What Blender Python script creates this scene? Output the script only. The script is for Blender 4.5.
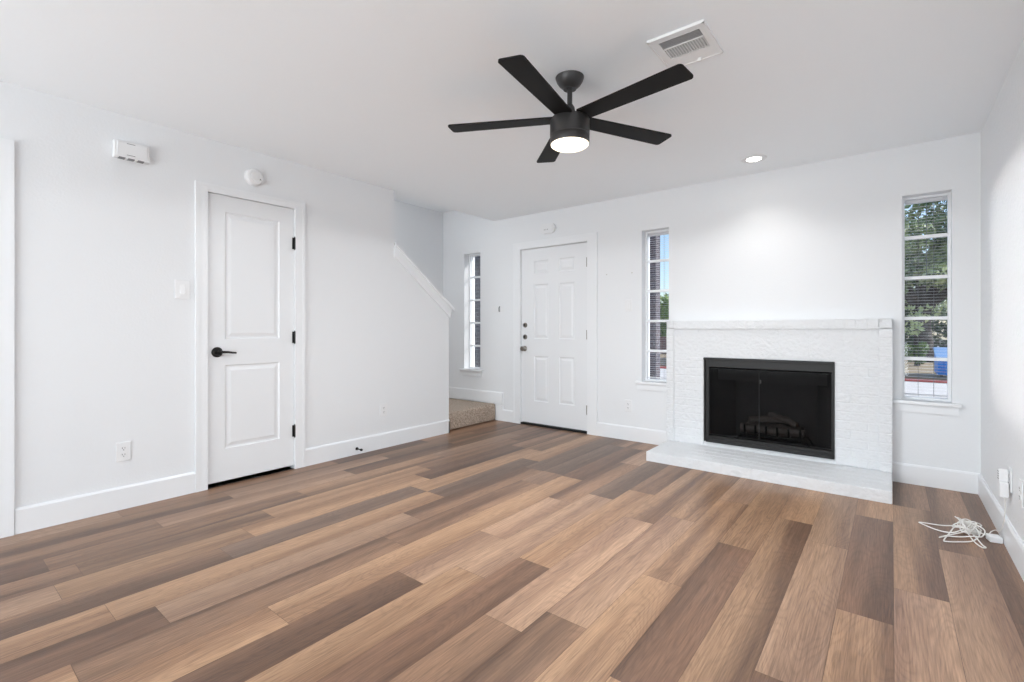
import bpy, bmesh, math, random
from mathutils import Vector, Matrix, noise

random.seed(7)
scene = bpy.context.scene
for o in list(bpy.data.objects):
    bpy.data.objects.remove(o)

# ------------------------------------------------------------------ camera, sky, sun, lights, exposure
H = 2.44                      # room height
LX, RX, BY, FY = -3.735, 0.47, 4.495, -3.4   # left wall, right wall, back wall, wall behind the camera
SX = -4.74                    # far wall of the stairwell
COL = scene.collection

cam_data = bpy.data.cameras.new('camera')
cam_data.sensor_width = 36.0
cam_data.lens = 480.0 / 1024.0 * 36.0
cam_data.shift_y = -12.2 / 1024.0
cam_data.clip_start = 0.05
cam = bpy.data.objects.new('camera', cam_data)
COL.objects.link(cam)
cam.location = (0, 0, 1.115)
cam.rotation_euler = (math.radians(90), 0, math.radians(38.35))
scene.camera = cam

world = bpy.data.worlds.new('world')
scene.world = world
world.use_nodes = True
wn = world.node_tree.nodes
sky = wn.new('ShaderNodeTexSky')
sky.sky_type = 'NISHITA'
sky.sun_disc = False
sky.sun_elevation = math.radians(50)
sky.sun_rotation = math.radians(54)
sky.air_density = 1.0
sky.ozone_density = 1.6
world.node_tree.links.new(sky.outputs[0], wn['Background'].inputs[0])
wn['Background'].inputs[1].default_value = 0.18

def light(name, kind, loc, energy, direction=None, color=(1, 1, 1), **kw):
    d = bpy.data.lights.new(name, kind)
    d.energy = energy
    d.color = color
    for k, v in kw.items():
        setattr(d, k, v)
    o = bpy.data.objects.new(name, d)
    COL.objects.link(o)
    o.location = loc
    if direction is not None:
        o.rotation_euler = Vector(direction).to_track_quat('-Z', 'Y').to_euler()
    return o

light('sun', 'SUN', (16, 12, 20), 5.2, (-0.70, -0.50, -0.50), (1.0, 0.95, 0.88), angle=math.radians(0.6))
# added fill lamp in an unseen opening behind the camera, tilted up to the ceiling
light('added_fill_rear', 'AREA', (-1.65, FY - 0.02, 0.85), 150, (0, 1, 0.95), (0.92, 0.965, 1.0),
      shape='RECTANGLE', size=3.8, size_y=1.8)
# low light through the side window of the left wall, falling on the right wall
SIDE_WIN = (-2.23, -1.06, 0.66, 1.95)
sd_ = Vector((1.0, 1.22, 0.0)).normalized()
light('daylight_side_window', 'AREA', Vector((LX - 0.15, -1.645, 1.305)) - sd_ * 1.1, 4.8, sd_, (1.0, 0.98, 0.95),
      shape='RECTANGLE', size=2.0, size_y=1.7, spread=math.radians(1.6))
# fill lamp added under the stairwell ceiling to lighten the stairwell
light('added_fill_stairwell', 'AREA', (-4.29, 2.1, 2.60), 16, (0, 0.55, -0.8), (0.96, 0.98, 1.0), shape='RECTANGLE', size=0.8, size_y=0.9)

scene.view_settings.view_transform = 'Standard'
scene.view_settings.look = 'None'
scene.view_settings.gamma = 1.0
scene.view_settings.use_curve_mapping = False
scene.view_settings.exposure = 0.33
try:
    scene.cycles.diffuse_bounces = 8
    scene.cycles.max_bounces = 14
    scene.cycles.transparent_max_bounces = 16
except Exception:
    pass

# ------------------------------------------------------------------ materials
def lin(c):
    return tuple(((v / 255) / 12.92 if v / 255 <= 0.04045 else ((v / 255 + 0.055) / 1.055) ** 2.4) for v in c) + (1.0,)

def mat(name, rgb, rough=0.6, metal=0.0, spec=0.5, bump=0.0, bscale=60.0, vary=0.0, vscale=6.0, emit=0.0, detail=3.0):
    m = bpy.data.materials.new(name)
    m.use_nodes = True
    nt = m.node_tree
    b = nt.nodes['Principled BSDF']
    b.inputs['Base Color'].default_value = lin(rgb)
    b.inputs['Roughness'].default_value = rough
    b.inputs['Metallic'].default_value = metal
    b.inputs['Specular IOR Level'].default_value = spec
    if emit:
        b.inputs['Emission Color'].default_value = lin(rgb)
        b.inputs['Emission Strength'].default_value = emit
    tc = nt.nodes.new('ShaderNodeTexCoord')
    if bump:
        n = nt.nodes.new('ShaderNodeTexNoise')
        n.inputs['Scale'].default_value = bscale
        n.inputs['Detail'].default_value = detail
        nt.links.new(tc.outputs['Object'], n.inputs['Vector'])
        bp = nt.nodes.new('ShaderNodeBump')
        bp.inputs['Strength'].default_value = bump
        bp.inputs['Distance'].default_value = 0.01
        nt.links.new(n.outputs['Fac'], bp.inputs['Height'])
        nt.links.new(bp.outputs['Normal'], b.inputs['Normal'])
    if vary:
        n2 = nt.nodes.new('ShaderNodeTexNoise')
        n2.inputs['Scale'].default_value = vscale
        n2.inputs['Detail'].default_value = 4
        nt.links.new(tc.outputs['Object'], n2.inputs['Vector'])
        mr = nt.nodes.new('ShaderNodeMapRange')
        mr.inputs['To Min'].default_value = 1 - vary
        mr.inputs['To Max'].default_value = 1 + vary
        nt.links.new(n2.outputs['Fac'], mr.inputs['Value'])
        hs = nt.nodes.new('ShaderNodeHueSaturation')
        hs.inputs['Color'].default_value = lin(rgb)
        nt.links.new(mr.outputs['Result'], hs.inputs['Value'])
        nt.links.new(hs.outputs['Color'], b.inputs['Base Color'])
    return m

M = {}
M['wall'] = mat('white_wall_paint', (229, 231, 233), 0.55, spec=0.3, bump=0.08, bscale=75, detail=2)
M['wall_right'] = mat('white_wall_paint_coarse', (229, 231, 233), 0.42, spec=0.4, bump=0.4, bscale=60, detail=2)
M['ceiling'] = mat('white_ceiling_paint', (245, 249, 252), 0.8, spec=0.2, bump=0.06, bscale=60)
M['trim'] = mat('white_gloss_trim', (233, 235, 237), 0.35, spec=0.4)
M['door'] = mat('white_door_paint', (230, 232, 234), 0.38, spec=0.4)
M['brick'] = mat('white_painted_brick', (222, 224, 226), 0.5, spec=0.35, bump=1.0, bscale=34, detail=4)
M['plastic'] = mat('white_plastic', (230, 231, 232), 0.35)
M['plastic_shade'] = mat('grey_slot', (70, 70, 72), 0.5)
M['black'] = mat('black_metal', (22, 21, 21), 0.45, metal=0.3)
M['fan_black'] = mat('black_fan_metal', (70, 69, 69), 0.40, metal=0.5)
M['fan_blade'] = mat('black_fan_blade', (13, 12, 12), 0.6, spec=0.25, vary=0.25, vscale=30)
M['steel'] = mat('brushed_nickel', (150, 146, 140), 0.3, metal=0.9)
M['dark_steel'] = mat('dark_nickel', (70, 68, 66), 0.35, metal=0.8)
M['lens'] = mat('glowing_lens', (255, 240, 214), 0.4, emit=1.7)
M['downlens'] = mat('glowing_downlight', (255, 252, 246), 0.4, emit=14.0)
M['soot'] = mat('dark_firebrick', (72, 70, 68), 0.9, bump=0.4, bscale=30, vary=0.4, vscale=9)
M['log'] = mat('charred_log', (112, 105, 98), 0.9, bump=0.8, bscale=40, vary=0.5, vscale=18)
M['rubber'] = mat('black_rubber', (14, 14, 14), 0.7)
M['cord'] = mat('white_cord', (236, 234, 230), 0.5)
M['vent'] = mat('white_vent_metal', (236, 236, 236), 0.5)
M['vent_dark'] = mat('vent_inside', (205, 205, 206), 0.8)
M['slat'] = mat('white_blind_slat', (205, 206, 210), 0.5)
M['sash'] = mat('white_window_sash', (236, 238, 240), 0.4)
M['bark'] = mat('oak_bark', (62, 54, 48), 0.95, bump=1.0, bscale=14, vary=0.4, vscale=5)
M['concrete'] = mat('sunlit_concrete', (206, 202, 196), 0.9, vary=0.12, vscale=1.2)
M['lawn'] = mat('dry_lawn', (150, 134, 108), 0.95, vary=0.3, vscale=1.6)
M['red_paint'] = mat('red_curb_paint', (214, 104, 92), 0.8, vary=0.15, vscale=3)
M['blue_bin'] = mat('blue_dumpster_paint', (24, 140, 235), 0.5, vary=0.12, vscale=3)
M['blue_lid'] = mat('pale_blue_lid', (120, 160, 205), 0.5)
M['gap_shade'] = mat('gap_shade_panel', (92, 90, 92), 0.9)  # dark tone for the shade painted behind the left door

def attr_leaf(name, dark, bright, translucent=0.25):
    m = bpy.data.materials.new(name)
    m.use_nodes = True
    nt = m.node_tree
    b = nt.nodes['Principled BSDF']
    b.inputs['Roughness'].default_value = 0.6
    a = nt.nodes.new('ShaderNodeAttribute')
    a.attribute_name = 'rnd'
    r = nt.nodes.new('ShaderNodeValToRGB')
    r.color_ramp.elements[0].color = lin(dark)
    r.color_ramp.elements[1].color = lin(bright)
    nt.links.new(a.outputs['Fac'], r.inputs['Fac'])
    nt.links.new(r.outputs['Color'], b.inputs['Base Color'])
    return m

M['leaf'] = attr_leaf('oak_leaves', (84, 108, 70), (206, 216, 158))
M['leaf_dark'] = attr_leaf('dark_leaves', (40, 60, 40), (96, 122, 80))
M['leaf_bush'] = attr_leaf('bush_leaves', (62, 98, 44), (150, 176, 92))

def glass_mat(name, tint, alpha_tint, rough=0.02, gloss=0.06):
    m = bpy.data.materials.new(name)
    m.use_nodes = True
    nt = m.node_tree
    nt.nodes.remove(nt.nodes['Principled BSDF'])
    out = nt.nodes['Material Output']
    t = nt.nodes.new('ShaderNodeBsdfTransparent')
    t.inputs['Color'].default_value = (*tint, 1)
    g = nt.nodes.new('ShaderNodeBsdfGlossy')
    g.inputs['Roughness'].default_value = rough
    mx = nt.nodes.new('ShaderNodeMixShader')
    fr = nt.nodes.new('ShaderNodeFresnel')
    fr.inputs['IOR'].default_value = 1.45
    ml = nt.nodes.new('ShaderNodeMath')
    ml.operation = 'MULTIPLY'
    ml.inputs[1].default_value = gloss
    nt.links.new(fr.outputs[0], ml.inputs[0])
    nt.links.new(ml.outputs[0], mx.inputs['Fac'])
    nt.links.new(t.outputs[0], mx.inputs[1])
    nt.links.new(g.outputs[0], mx.inputs[2])
    nt.links.new(mx.outputs[0], out.inputs['Surface'])
    return m

M['glass'] = glass_mat('window_glass', (0.93, 0.95, 0.97), 1, gloss=0.6)
M['fire_glass'] = glass_mat('smoked_fire_glass', (0.62, 0.62, 0.63), 1, rough=0.08, gloss=0.14)

def brick_mat(name, c1, c2, mortar, scale=1.0, axis='XZ'):
    m = bpy.data.materials.new(name)
    m.use_nodes = True
    nt = m.node_tree
    b = nt.nodes['Principled BSDF']
    b.inputs['Roughness'].default_value = 0.9
    tc = nt.nodes.new('ShaderNodeTexCoord')
    sep = nt.nodes.new('ShaderNodeSeparateXYZ')
    cmb = nt.nodes.new('ShaderNodeCombineXYZ')
    add = nt.nodes.new('ShaderNodeMath')
    nt.links.new(tc.outputs['Object'], sep.inputs[0])
    nt.links.new(sep.outputs['X'], add.inputs[0])
    nt.links.new(sep.outputs['Y'], add.inputs[1])
    nt.links.new(add.outputs[0], cmb.inputs['X'])
    nt.links.new(sep.outputs['Z'], cmb.inputs['Y'])
    br = nt.nodes.new('ShaderNodeTexBrick')
    br.inputs['Scale'].default_value = 1.0
    br.inputs['Brick Width'].default_value = 0.21
    br.inputs['Row Height'].default_value = 0.072
    br.inputs['Mortar Size'].default_value = 0.008
    br.inputs['Color1'].default_value = lin(c1)
    br.inputs['Color2'].default_value = lin(c2)
    br.inputs['Mortar'].default_value = lin(mortar)
    nt.links.new(cmb.outputs[0], br.inputs['Vector'])
    nt.links.new(br.outputs['Color'], b.inputs['Base Color'])
    return m

M['shade_brick'] = brick_mat('shade_tinted_brick', (88, 78, 82), (72, 68, 76), (112, 112, 118))  # brick colour darkened and cooled to paint in its outdoor shade

def carpet_mat():
    m = mat('tan_carpet', (176, 158, 138), 1.0, spec=0.1, bump=1.0, bscale=220, detail=4)
    nt = m.node_tree
    b = nt.nodes['Principled BSDF']
    tc = nt.nodes.new('ShaderNodeTexCoord')
    n = nt.nodes.new('ShaderNodeTexNoise')
    n.inputs['Scale'].default_value = 130
    n.inputs['Detail'].default_value = 6
    r = nt.nodes.new('ShaderNodeValToRGB')
    r.color_ramp.elements[0].position = 0.36
    r.color_ramp.elements[1].position = 0.64
    r.color_ramp.elements[0].color = lin((136, 118, 102))
    r.color_ramp.elements[1].color = lin((226, 210, 194))
    nt.links.new(tc.outputs['Object'], n.inputs['Vector'])
    nt.links.new(n.outputs['Fac'], r.inputs['Fac'])
    nt.links.new(r.outputs['Color'], b.inputs['Base Color'])
    return m
M['carpet'] = carpet_mat()

def plank_mat():
    """vinyl oak planks: each plank has its own base tone (attribute) and its own stretch of grain."""
    m = bpy.data.materials.new('oak_vinyl_planks')
    m.use_nodes = True
    nt = m.node_tree
    N, L = nt.nodes.new, nt.links.new
    b = nt.nodes['Principled BSDF']
    a1 = N('ShaderNodeAttribute'); a1.attribute_name = 'tone'
    a2 = N('ShaderNodeAttribute'); a2.attribute_name = 'tone_edge'
    a3 = N('ShaderNodeAttribute'); a3.attribute_name = 'rnd'
    uv = N('ShaderNodeUVMap'); uv.uv_map = 'plank'
    sep = N('ShaderNodeSeparateXYZ'); L(uv.outputs[0], sep.inputs[0])
    # grain coordinates: across, along, and a per plank offset
    off = N('ShaderNodeMath'); off.operation = 'MULTIPLY'; off.inputs[1].default_value = 37.0
    L(a3.outputs['Fac'], off.inputs[0])
    def coords(sx, sy):
        mx = N('ShaderNodeMath'); mx.operation = 'MULTIPLY'; mx.inputs[1].default_value = sx; L(sep.outputs['X'], mx.inputs[0])
        my = N('ShaderNodeMath'); my.operation = 'MULTIPLY'; my.inputs[1].default_value = sy; L(sep.outputs['Y'], my.inputs[0])
        c = N('ShaderNodeCombineXYZ'); L(mx.outputs[0], c.inputs['X']); L(my.outputs[0], c.inputs['Y']); L(off.outputs[0], c.inputs['Z'])
        return c
    # broad streak: shades one long band of the plank towards its second tone
    n1 = N('ShaderNodeTexNoise'); n1.inputs['Scale'].default_value = 1.0; n1.inputs['Detail'].default_value = 2.0
    L(coords(11.0, 0.55).outputs[0], n1.inputs['Vector'])
    r1 = N('ShaderNodeMapRange'); r1.inputs['From Min'].default_value = 0.36; r1.inputs['From Max'].default_value = 0.66
    L(n1.outputs['Fac'], r1.inputs['Value'])
    gx = N('ShaderNodeMath'); gx.operation = 'MULTIPLY_ADD'; gx.inputs[1].default_value = 1.1 / 0.179; gx.inputs[2].default_value = -0.55
    L(sep.outputs['X'], gx.inputs[0])
    gs = N('ShaderNodeMath'); gs.operation = 'ADD'; gs.use_clamp = True
    L(r1.outputs[0], gs.inputs[0]); L(gx.outputs[0], gs.inputs[1])
    mix1 = N('ShaderNodeMix'); mix1.data_type = 'RGBA'
    L(gs.outputs[0], mix1.inputs['Factor']); L(a1.outputs['Color'], mix1.inputs['A']); L(a2.outputs['Color'], mix1.inputs['B'])
    # fine fibres
    n2 = N('ShaderNodeTexNoise'); n2.inputs['Scale'].default_value = 1.0; n2.inputs['Detail'].default_value = 5.0; n2.inputs['Roughness'].default_value = 0.65
    L(coords(210.0, 6.0).outputs[0], n2.inputs['Vector'])
    # cathedral figure
    n3 = N('ShaderNodeTexNoise'); n3.inputs['Scale'].default_value = 1.0; n3.inputs['Detail'].default_value = 1.0
    L(coords(7.0, 1.1).outputs[0], n3.inputs['Vector'])
    w = N('ShaderNodeMath'); w.operation = 'MULTIPLY'; w.inputs[1].default_value = 190.0; L(n3.outputs['Fac'], w.inputs[0])
    s = N('ShaderNodeMath'); s.operation = 'SINE'; L(w.outputs[0], s.inputs[0])
    f1 = N('ShaderNodeMapRange'); f1.inputs['From Min'].default_value = 0.3; f1.inputs['From Max'].default_value = 0.7
    f1.inputs['To Min'].default_value = 0.66; f1.inputs['To Max'].default_value = 1.30
    L(n2.outputs['Fac'], f1.inputs['Value'])
    f2 = N('ShaderNodeMapRange'); f2.inputs['From Min'].default_value = 0; f2.inputs['From Max'].default_value = 1
    f2.inputs['To Min'].default_value = 1.03; f2.inputs['To Max'].default_value = 0.90
    s2 = N('ShaderNodeMath'); s2.operation = 'POWER'; s2.inputs[1].default_value = 3.0
    s1 = N('ShaderNodeMath'); s1.operation = 'MULTIPLY_ADD'; s1.inputs[1].default_value = 0.5; s1.inputs[2].default_value = 0.5
    L(s.outputs[0], s1.inputs[0]); L(s1.outputs[0], s2.inputs[0]); L(s2.outputs[0], f2.inputs['Value'])
    # knots / dark flecks
    n4 = N('ShaderNodeTexNoise'); n4.inputs['Scale'].default_value = 1.0; n4.inputs['Detail'].default_value = 3.0
    L(coords(26.0, 7.0).outputs[0], n4.inputs['Vector'])
    f3 = N('ShaderNodeMapRange'); f3.inputs['From Min'].default_value = 0.66; f3.inputs['From Max'].default_value = 0.80
    f3.inputs['To Min'].default_value = 1.0; f3.inputs['To Max'].default_value = 0.72
    L(n4.outputs['Fac'], f3.inputs['Value'])
    p1 = N('ShaderNodeMath'); p1.operation = 'MULTIPLY'; L(f1.outputs[0], p1.inputs[0]); L(f2.outputs[0], p1.inputs[1])
    p2 = N('ShaderNodeMath'); p2.operation = 'MULTIPLY'; L(p1.outputs[0], p2.inputs[0]); L(f3.outputs[0], p2.inputs[1])
    vm = N('ShaderNodeVectorMath'); vm.operation = 'SCALE'
    L(mix1.outputs['Result'], vm.inputs[0]); L(p2.outputs[0], vm.inputs['Scale'])
    L(vm.outputs[0], b.inputs['Base Color'])
    b.inputs['Roughness'].default_value = 0.36
    b.inputs['Specular IOR Level'].default_value = 0.4
    bp = N('ShaderNodeBump'); bp.inputs['Strength'].default_value = 0.12; bp.inputs['Distance'].default_value = 0.004
    L(n2.outputs['Fac'], bp.inputs['Height']); L(bp.outputs['Normal'], b.inputs['Normal'])
    return m
M['planks'] = plank_mat()

# ------------------------------------------------------------------ mesh helpers
class MB:
    def __init__(self):
        self.bm = bmesh.new()

    def quad(self, *pts):
        vs = [self.bm.verts.new(p) for p in pts]
        return self.bm.faces.new(vs)

    def box(self, x0, x1, y0, y1, z0, z1, bev=0.0, seg=2):
        bm2 = bmesh.new()
        bmesh.ops.create_cube(bm2, size=1.0)
        for v in bm2.verts:
            v.co = Vector(((x0 + x1) / 2 + v.co.x * (x1 - x0), (y0 + y1) / 2 + v.co.y * (y1 - y0), (z0 + z1) / 2 + v.co.z * (z1 - z0)))
        if bev:
            bmesh.ops.bevel(bm2, geom=list(bm2.edges), offset=bev, segments=seg, affect='EDGES', profile=0.5)
        self.merge(bm2)
        return self

    def merge(self, bm2, mtx=None):
        if mtx is not None:
            bm2.transform(mtx)
        me = bpy.data.meshes.new('tmp')
        bm2.to_mesh(me)
        bm2.free()
        self.bm.from_mesh(me)
        bpy.data.meshes.remove(me)

    def prism(self, pts, ext):
        """polygon (3D points, planar) extruded along the vector ext"""
        bm2 = bmesh.new()
        vs = [bm2.verts.new(p) for p in pts]
        f = bm2.faces.new(vs)
        r = bmesh.ops.extrude_face_region(bm2, geom=[f])
        bmesh.ops.translate(bm2, verts=[g for g in r['geom'] if isinstance(g, bmesh.types.BMVert)], vec=ext)
        bmesh.ops.recalc_face_normals(bm2, faces=list(bm2.faces))
        self.merge(bm2)
        return self

    def lathe(self, prof, seg=32, mtx=None, caps=True):
        """profile of (radius, height) turned about Z"""
        bm2 = bmesh.new()
        rings = []
        for r, z in prof:
            if r <= 1e-6:
                rings.append([bm2.verts.new((0, 0, z))])
            else:
                rings.append([bm2.verts.new((r * math.cos(2 * math.pi * i / seg), r * math.sin(2 * math.pi * i / seg), z)) for i in range(seg)])
        for a, b in zip(rings, rings[1:]):
            for i in range(seg):
                j = (i + 1) % seg
                if len(a) == 1 and len(b) == 1:
                    continue
                if len(a) == 1:
                    bm2.faces.new((a[0], b[i], b[j]))
                elif len(b) == 1:
                    bm2.faces.new((a[i], a[j], b[0]))
                else:
                    bm2.faces.new((a[i], a[j], b[j], b[i]))
        if caps:
            for ring in (rings[0], rings[-1]):
                if len(ring) > 1:
                    bm2.faces.new(ring)
        bmesh.ops.recalc_face_normals(bm2, faces=list(bm2.faces))
        self.merge(bm2, mtx)
        return self

    def tube(self, pts, r, seg=8):
        """round bar through points; r a number or a list"""
        bm2 = bmesh.new()
        pts = [Vector(p) for p in pts]
        n = len(pts)
        rs = r if isinstance(r, (list, tuple)) else [r] * n
        up = None
        rings = []
        for i, p in enumerate(pts):
            t = (pts[min(i + 1, n - 1)] - pts[max(i - 1, 0)]).normalized()
            if up is None:
                up = t.orthogonal().normalized()
            up = (up - t * up.dot(t))
            up = up.normalized() if up.length > 1e-6 else t.orthogonal().normalized()
            s = t.cross(up)
            rings.append([bm2.verts.new(p + (up * math.cos(2 * math.pi * k / seg) + s * math.sin(2 * math.pi * k / seg)) * rs[i]) for k in range(seg)])
        for a, b in zip(rings, rings[1:]):
            for k in range(seg):
                j = (k + 1) % seg
                bm2.faces.new((a[k], a[j], b[j], b[k]))
        bm2.faces.new(rings[0]); bm2.faces.new(rings[-1])
        bmesh.ops.recalc_face_normals(bm2, faces=list(bm2.faces))
        self.merge(bm2)
        return self

    def xform(self, mtx):
        self.bm.transform(mtx)
        return self

    def build(self, name, material, parent=None, smooth=False, kind=None, label=None, cat=None, group=None, origin=None):
        bm = self.bm
        if origin is None and parent is None:
            zs = [v.co.z for v in bm.verts]; xs = [v.co.x for v in bm.verts]; ys = [v.co.y for v in bm.verts]
            origin = Vector(((min(xs) + max(xs)) / 2, (min(ys) + max(ys)) / 2, min(zs)))
        if parent is not None:
            origin = Vector(parent['_org'])
        origin = Vector(origin)
        bm.transform(Matrix.Translation(-origin))
        me = bpy.data.meshes.new(name)
        bm.to_mesh(me)
        bm.free()
        me.materials.append(material)
        if smooth:
            for p in me.polygons:
                p.use_smooth = True
            me.set_sharp_from_angle(angle=math.radians(38))
        o = bpy.data.objects.new(name, me)
        COL.objects.link(o)
        o['_org'] = list(origin)
        if parent is not None:
            o.parent = parent
        else:
            o.location = origin
        tag(o, label, cat, group, kind)
        return o

def tag(o, label=None, cat=None, group=None, kind=None):
    if label: o['label'] = label
    if cat: o['category'] = cat
    if group: o['group'] = group
    if kind: o['kind'] = kind

def thing(name, loc, label, cat, group=None, kind=None):
    o = bpy.data.objects.new(name, None)
    o.empty_display_size = 0.05
    COL.objects.link(o)
    o.location = loc
    o['_org'] = list(loc)
    tag(o, label, cat, group, kind)
    return o

def dup(root, loc, rotz=None, label=None, cat=None):
    """a copy of a thing with copies of its parts and sub-parts"""
    r = root.copy(); COL.objects.link(r); r.location = loc
    if rotz is not None: r.rotation_euler = (0, 0, rotz)
    if label: r['label'] = label
    for ch in list(root.children):
        c = ch.copy(); COL.objects.link(c); c.parent = r
        for g in list(ch.children):
            d = g.copy(); COL.objects.link(d); d.parent = c
    return r

def wall_cells(u0, u1, v0, v1, holes):
    us = sorted({u0, u1, *[h[0] for h in holes], *[h[1] for h in holes]})
    vs = sorted({v0, v1, *[h[2] for h in holes], *[h[3] for h in holes]})
    us = [u for u in us if u0 <= u <= u1]; vs = [v for v in vs if v0 <= v <= v1]
    for a, b in zip(us, us[1:]):
        for c, d in zip(vs, vs[1:]):
            um, vm = (a + b) / 2, (c + d) / 2
            if not any(h[0] < um < h[1] and h[2] < vm < h[3] for h in holes):
                yield a, b, c, d

def holed_slab(mb, P, u0, u1, v0, v1, t0, t1, holes):
    """slab with rectangular holes; P(u, v, t) -> point; t0 the face, t1 the far side"""
    for a, b, c, d in wall_cells(u0, u1, v0, v1, holes):
        mb.quad(P(a, c, t0), P(b, c, t0), P(b, d, t0), P(a, d, t0))
        mb.quad(P(a, c, t1), P(a, d, t1), P(b, d, t1), P(b, c, t1))
    for (a, b, c, d) in [(u0, u1, v0, v1)] + list(holes):
        c, d = max(c, v0), min(d, v1)
        mb.quad(P(a, c, t0), P(a, d, t0), P(a, d, t1), P(a, c, t1))
        mb.quad(P(b, c, t0), P(b, c, t1), P(b, d, t1), P(b, d, t0))
        mb.quad(P(a, c, t0), P(a, c, t1), P(b, c, t1), P(b, c, t0))
        mb.quad(P(a, d, t0), P(b, d, t0), P(b, d, t1), P(a, d, t1))
    bmesh.ops.remove_doubles(mb.bm, verts=list(mb.bm.verts), dist=1e-5)
    bmesh.ops.recalc_face_normals(mb.bm, faces=list(mb.bm.faces))

# ------------------------------------------------------------------ the room shell
OUT = BY + 0.20               # outer face of the back wall
WIN = {1: (-4.347, -4.066), 2: (-1.929, -1.659), 3: (0.060, 0.328)}
WZ0, WZ1 = 0.600, 2.080
DOOR_B = (-3.424, -2.530, 0.0, 2.046)
FIRE = (-1.315, -0.342, 0.115, 0.862)

mb = MB()
holed_slab(mb, lambda u, v, t: (u, t, v), SX - 0.12, RX + 0.15, -0.35, 2.95, BY, OUT,
           [(a, b, WZ0, WZ1) for a, b in WIN.values()] + [DOOR_B, FIRE])
mb.build('wall_back', M['wall'], kind='structure', label='white back wall with the front door, fireplace and three slim windows', cat='wall')

mb = MB()
holed_slab(mb, lambda u, v, t: (t, u, v), FY - 0.15, BY, -0.02, 2.95, RX, RX + 0.15, [])
mb.build('wall_right', M['wall_right'], kind='structure', label='white textured right wall beside the right slim window', cat='wall')

# left wall: full height to the stairs, then the sloping knee wall
DOOR_L = (1.298, 1.927, 0.0, 2.072)
DOOR_O = (-0.62, 0.285, 0.0, 2.072)
LXB = LX - 0.11
mb = MB()
holed_slab(mb, lambda u, v, t: (t, u, v), FY - 0.15, 2.903, -0.02, 2.95, LX, LXB, [DOOR_L, DOOR_O, SIDE_WIN])
mb.prism([(LX, 2.903, -0.02), (LX, 3.612, -0.02), (LX, 3.612, 1.34), (LX, 2.903, 1.905)], (LXB - LX, 0, 0))
mb.build('wall_left', M['wall'], kind='structure', label='white left wall with a panel door, stepping down beside the stairs', cat='wall')

mb = MB()
holed_slab(mb, lambda u, v, t: (u, t, v), LXB, RX + 0.15, -0.02, 2.95, FY, FY - 0.15, [(-3.5, 0.0, 0.0, 2.3)])  # unseen wall, its opening added for the fill lamp
mb.build('wall_rear', M['wall'], kind='structure', label='white wall behind the viewpoint with an opening added for the fill lamp', cat='wall')

mb = MB()
mb.box(SX - 0.12, SX, 1.4, BY, -0.02, 2.95)
mb.box(SX, LXB, 1.28, 1.40, -0.02, 2.95)
mb.build('wall_stairwell', M['wall'], kind='structure', label='shaded white wall at the far side of the staircase', cat='wall')

# ceilings
mb = MB()
mb.box(LX + 0.001, RX, FY, BY, H, H + 0.3)
mb.box(LXB, LX + 0.001, 2.9035, BY, H, H + 0.3)
mb.build('ceiling', M['ceiling'], kind='structure', label='flat white ceiling over the living room', cat='ceiling')
mb = MB()
mb.box(SX, LXB, 1.40, BY, 2.68, 2.9)
mb.build('ceiling_stairwell', M['ceiling'], kind='structure', label='shaded white ceiling over the staircase', cat='ceiling')
# unseen box added over the room to block the sun
mb = MB()
mb.box(SX - 0.2, RX + 0.2, FY - 0.2, OUT, 2.96, 5.4)
mb.build('wall_sun_blocker', M['shade_brick'], kind='structure', label='unseen brick box added over the room to block the sun', cat='wall')

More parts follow.
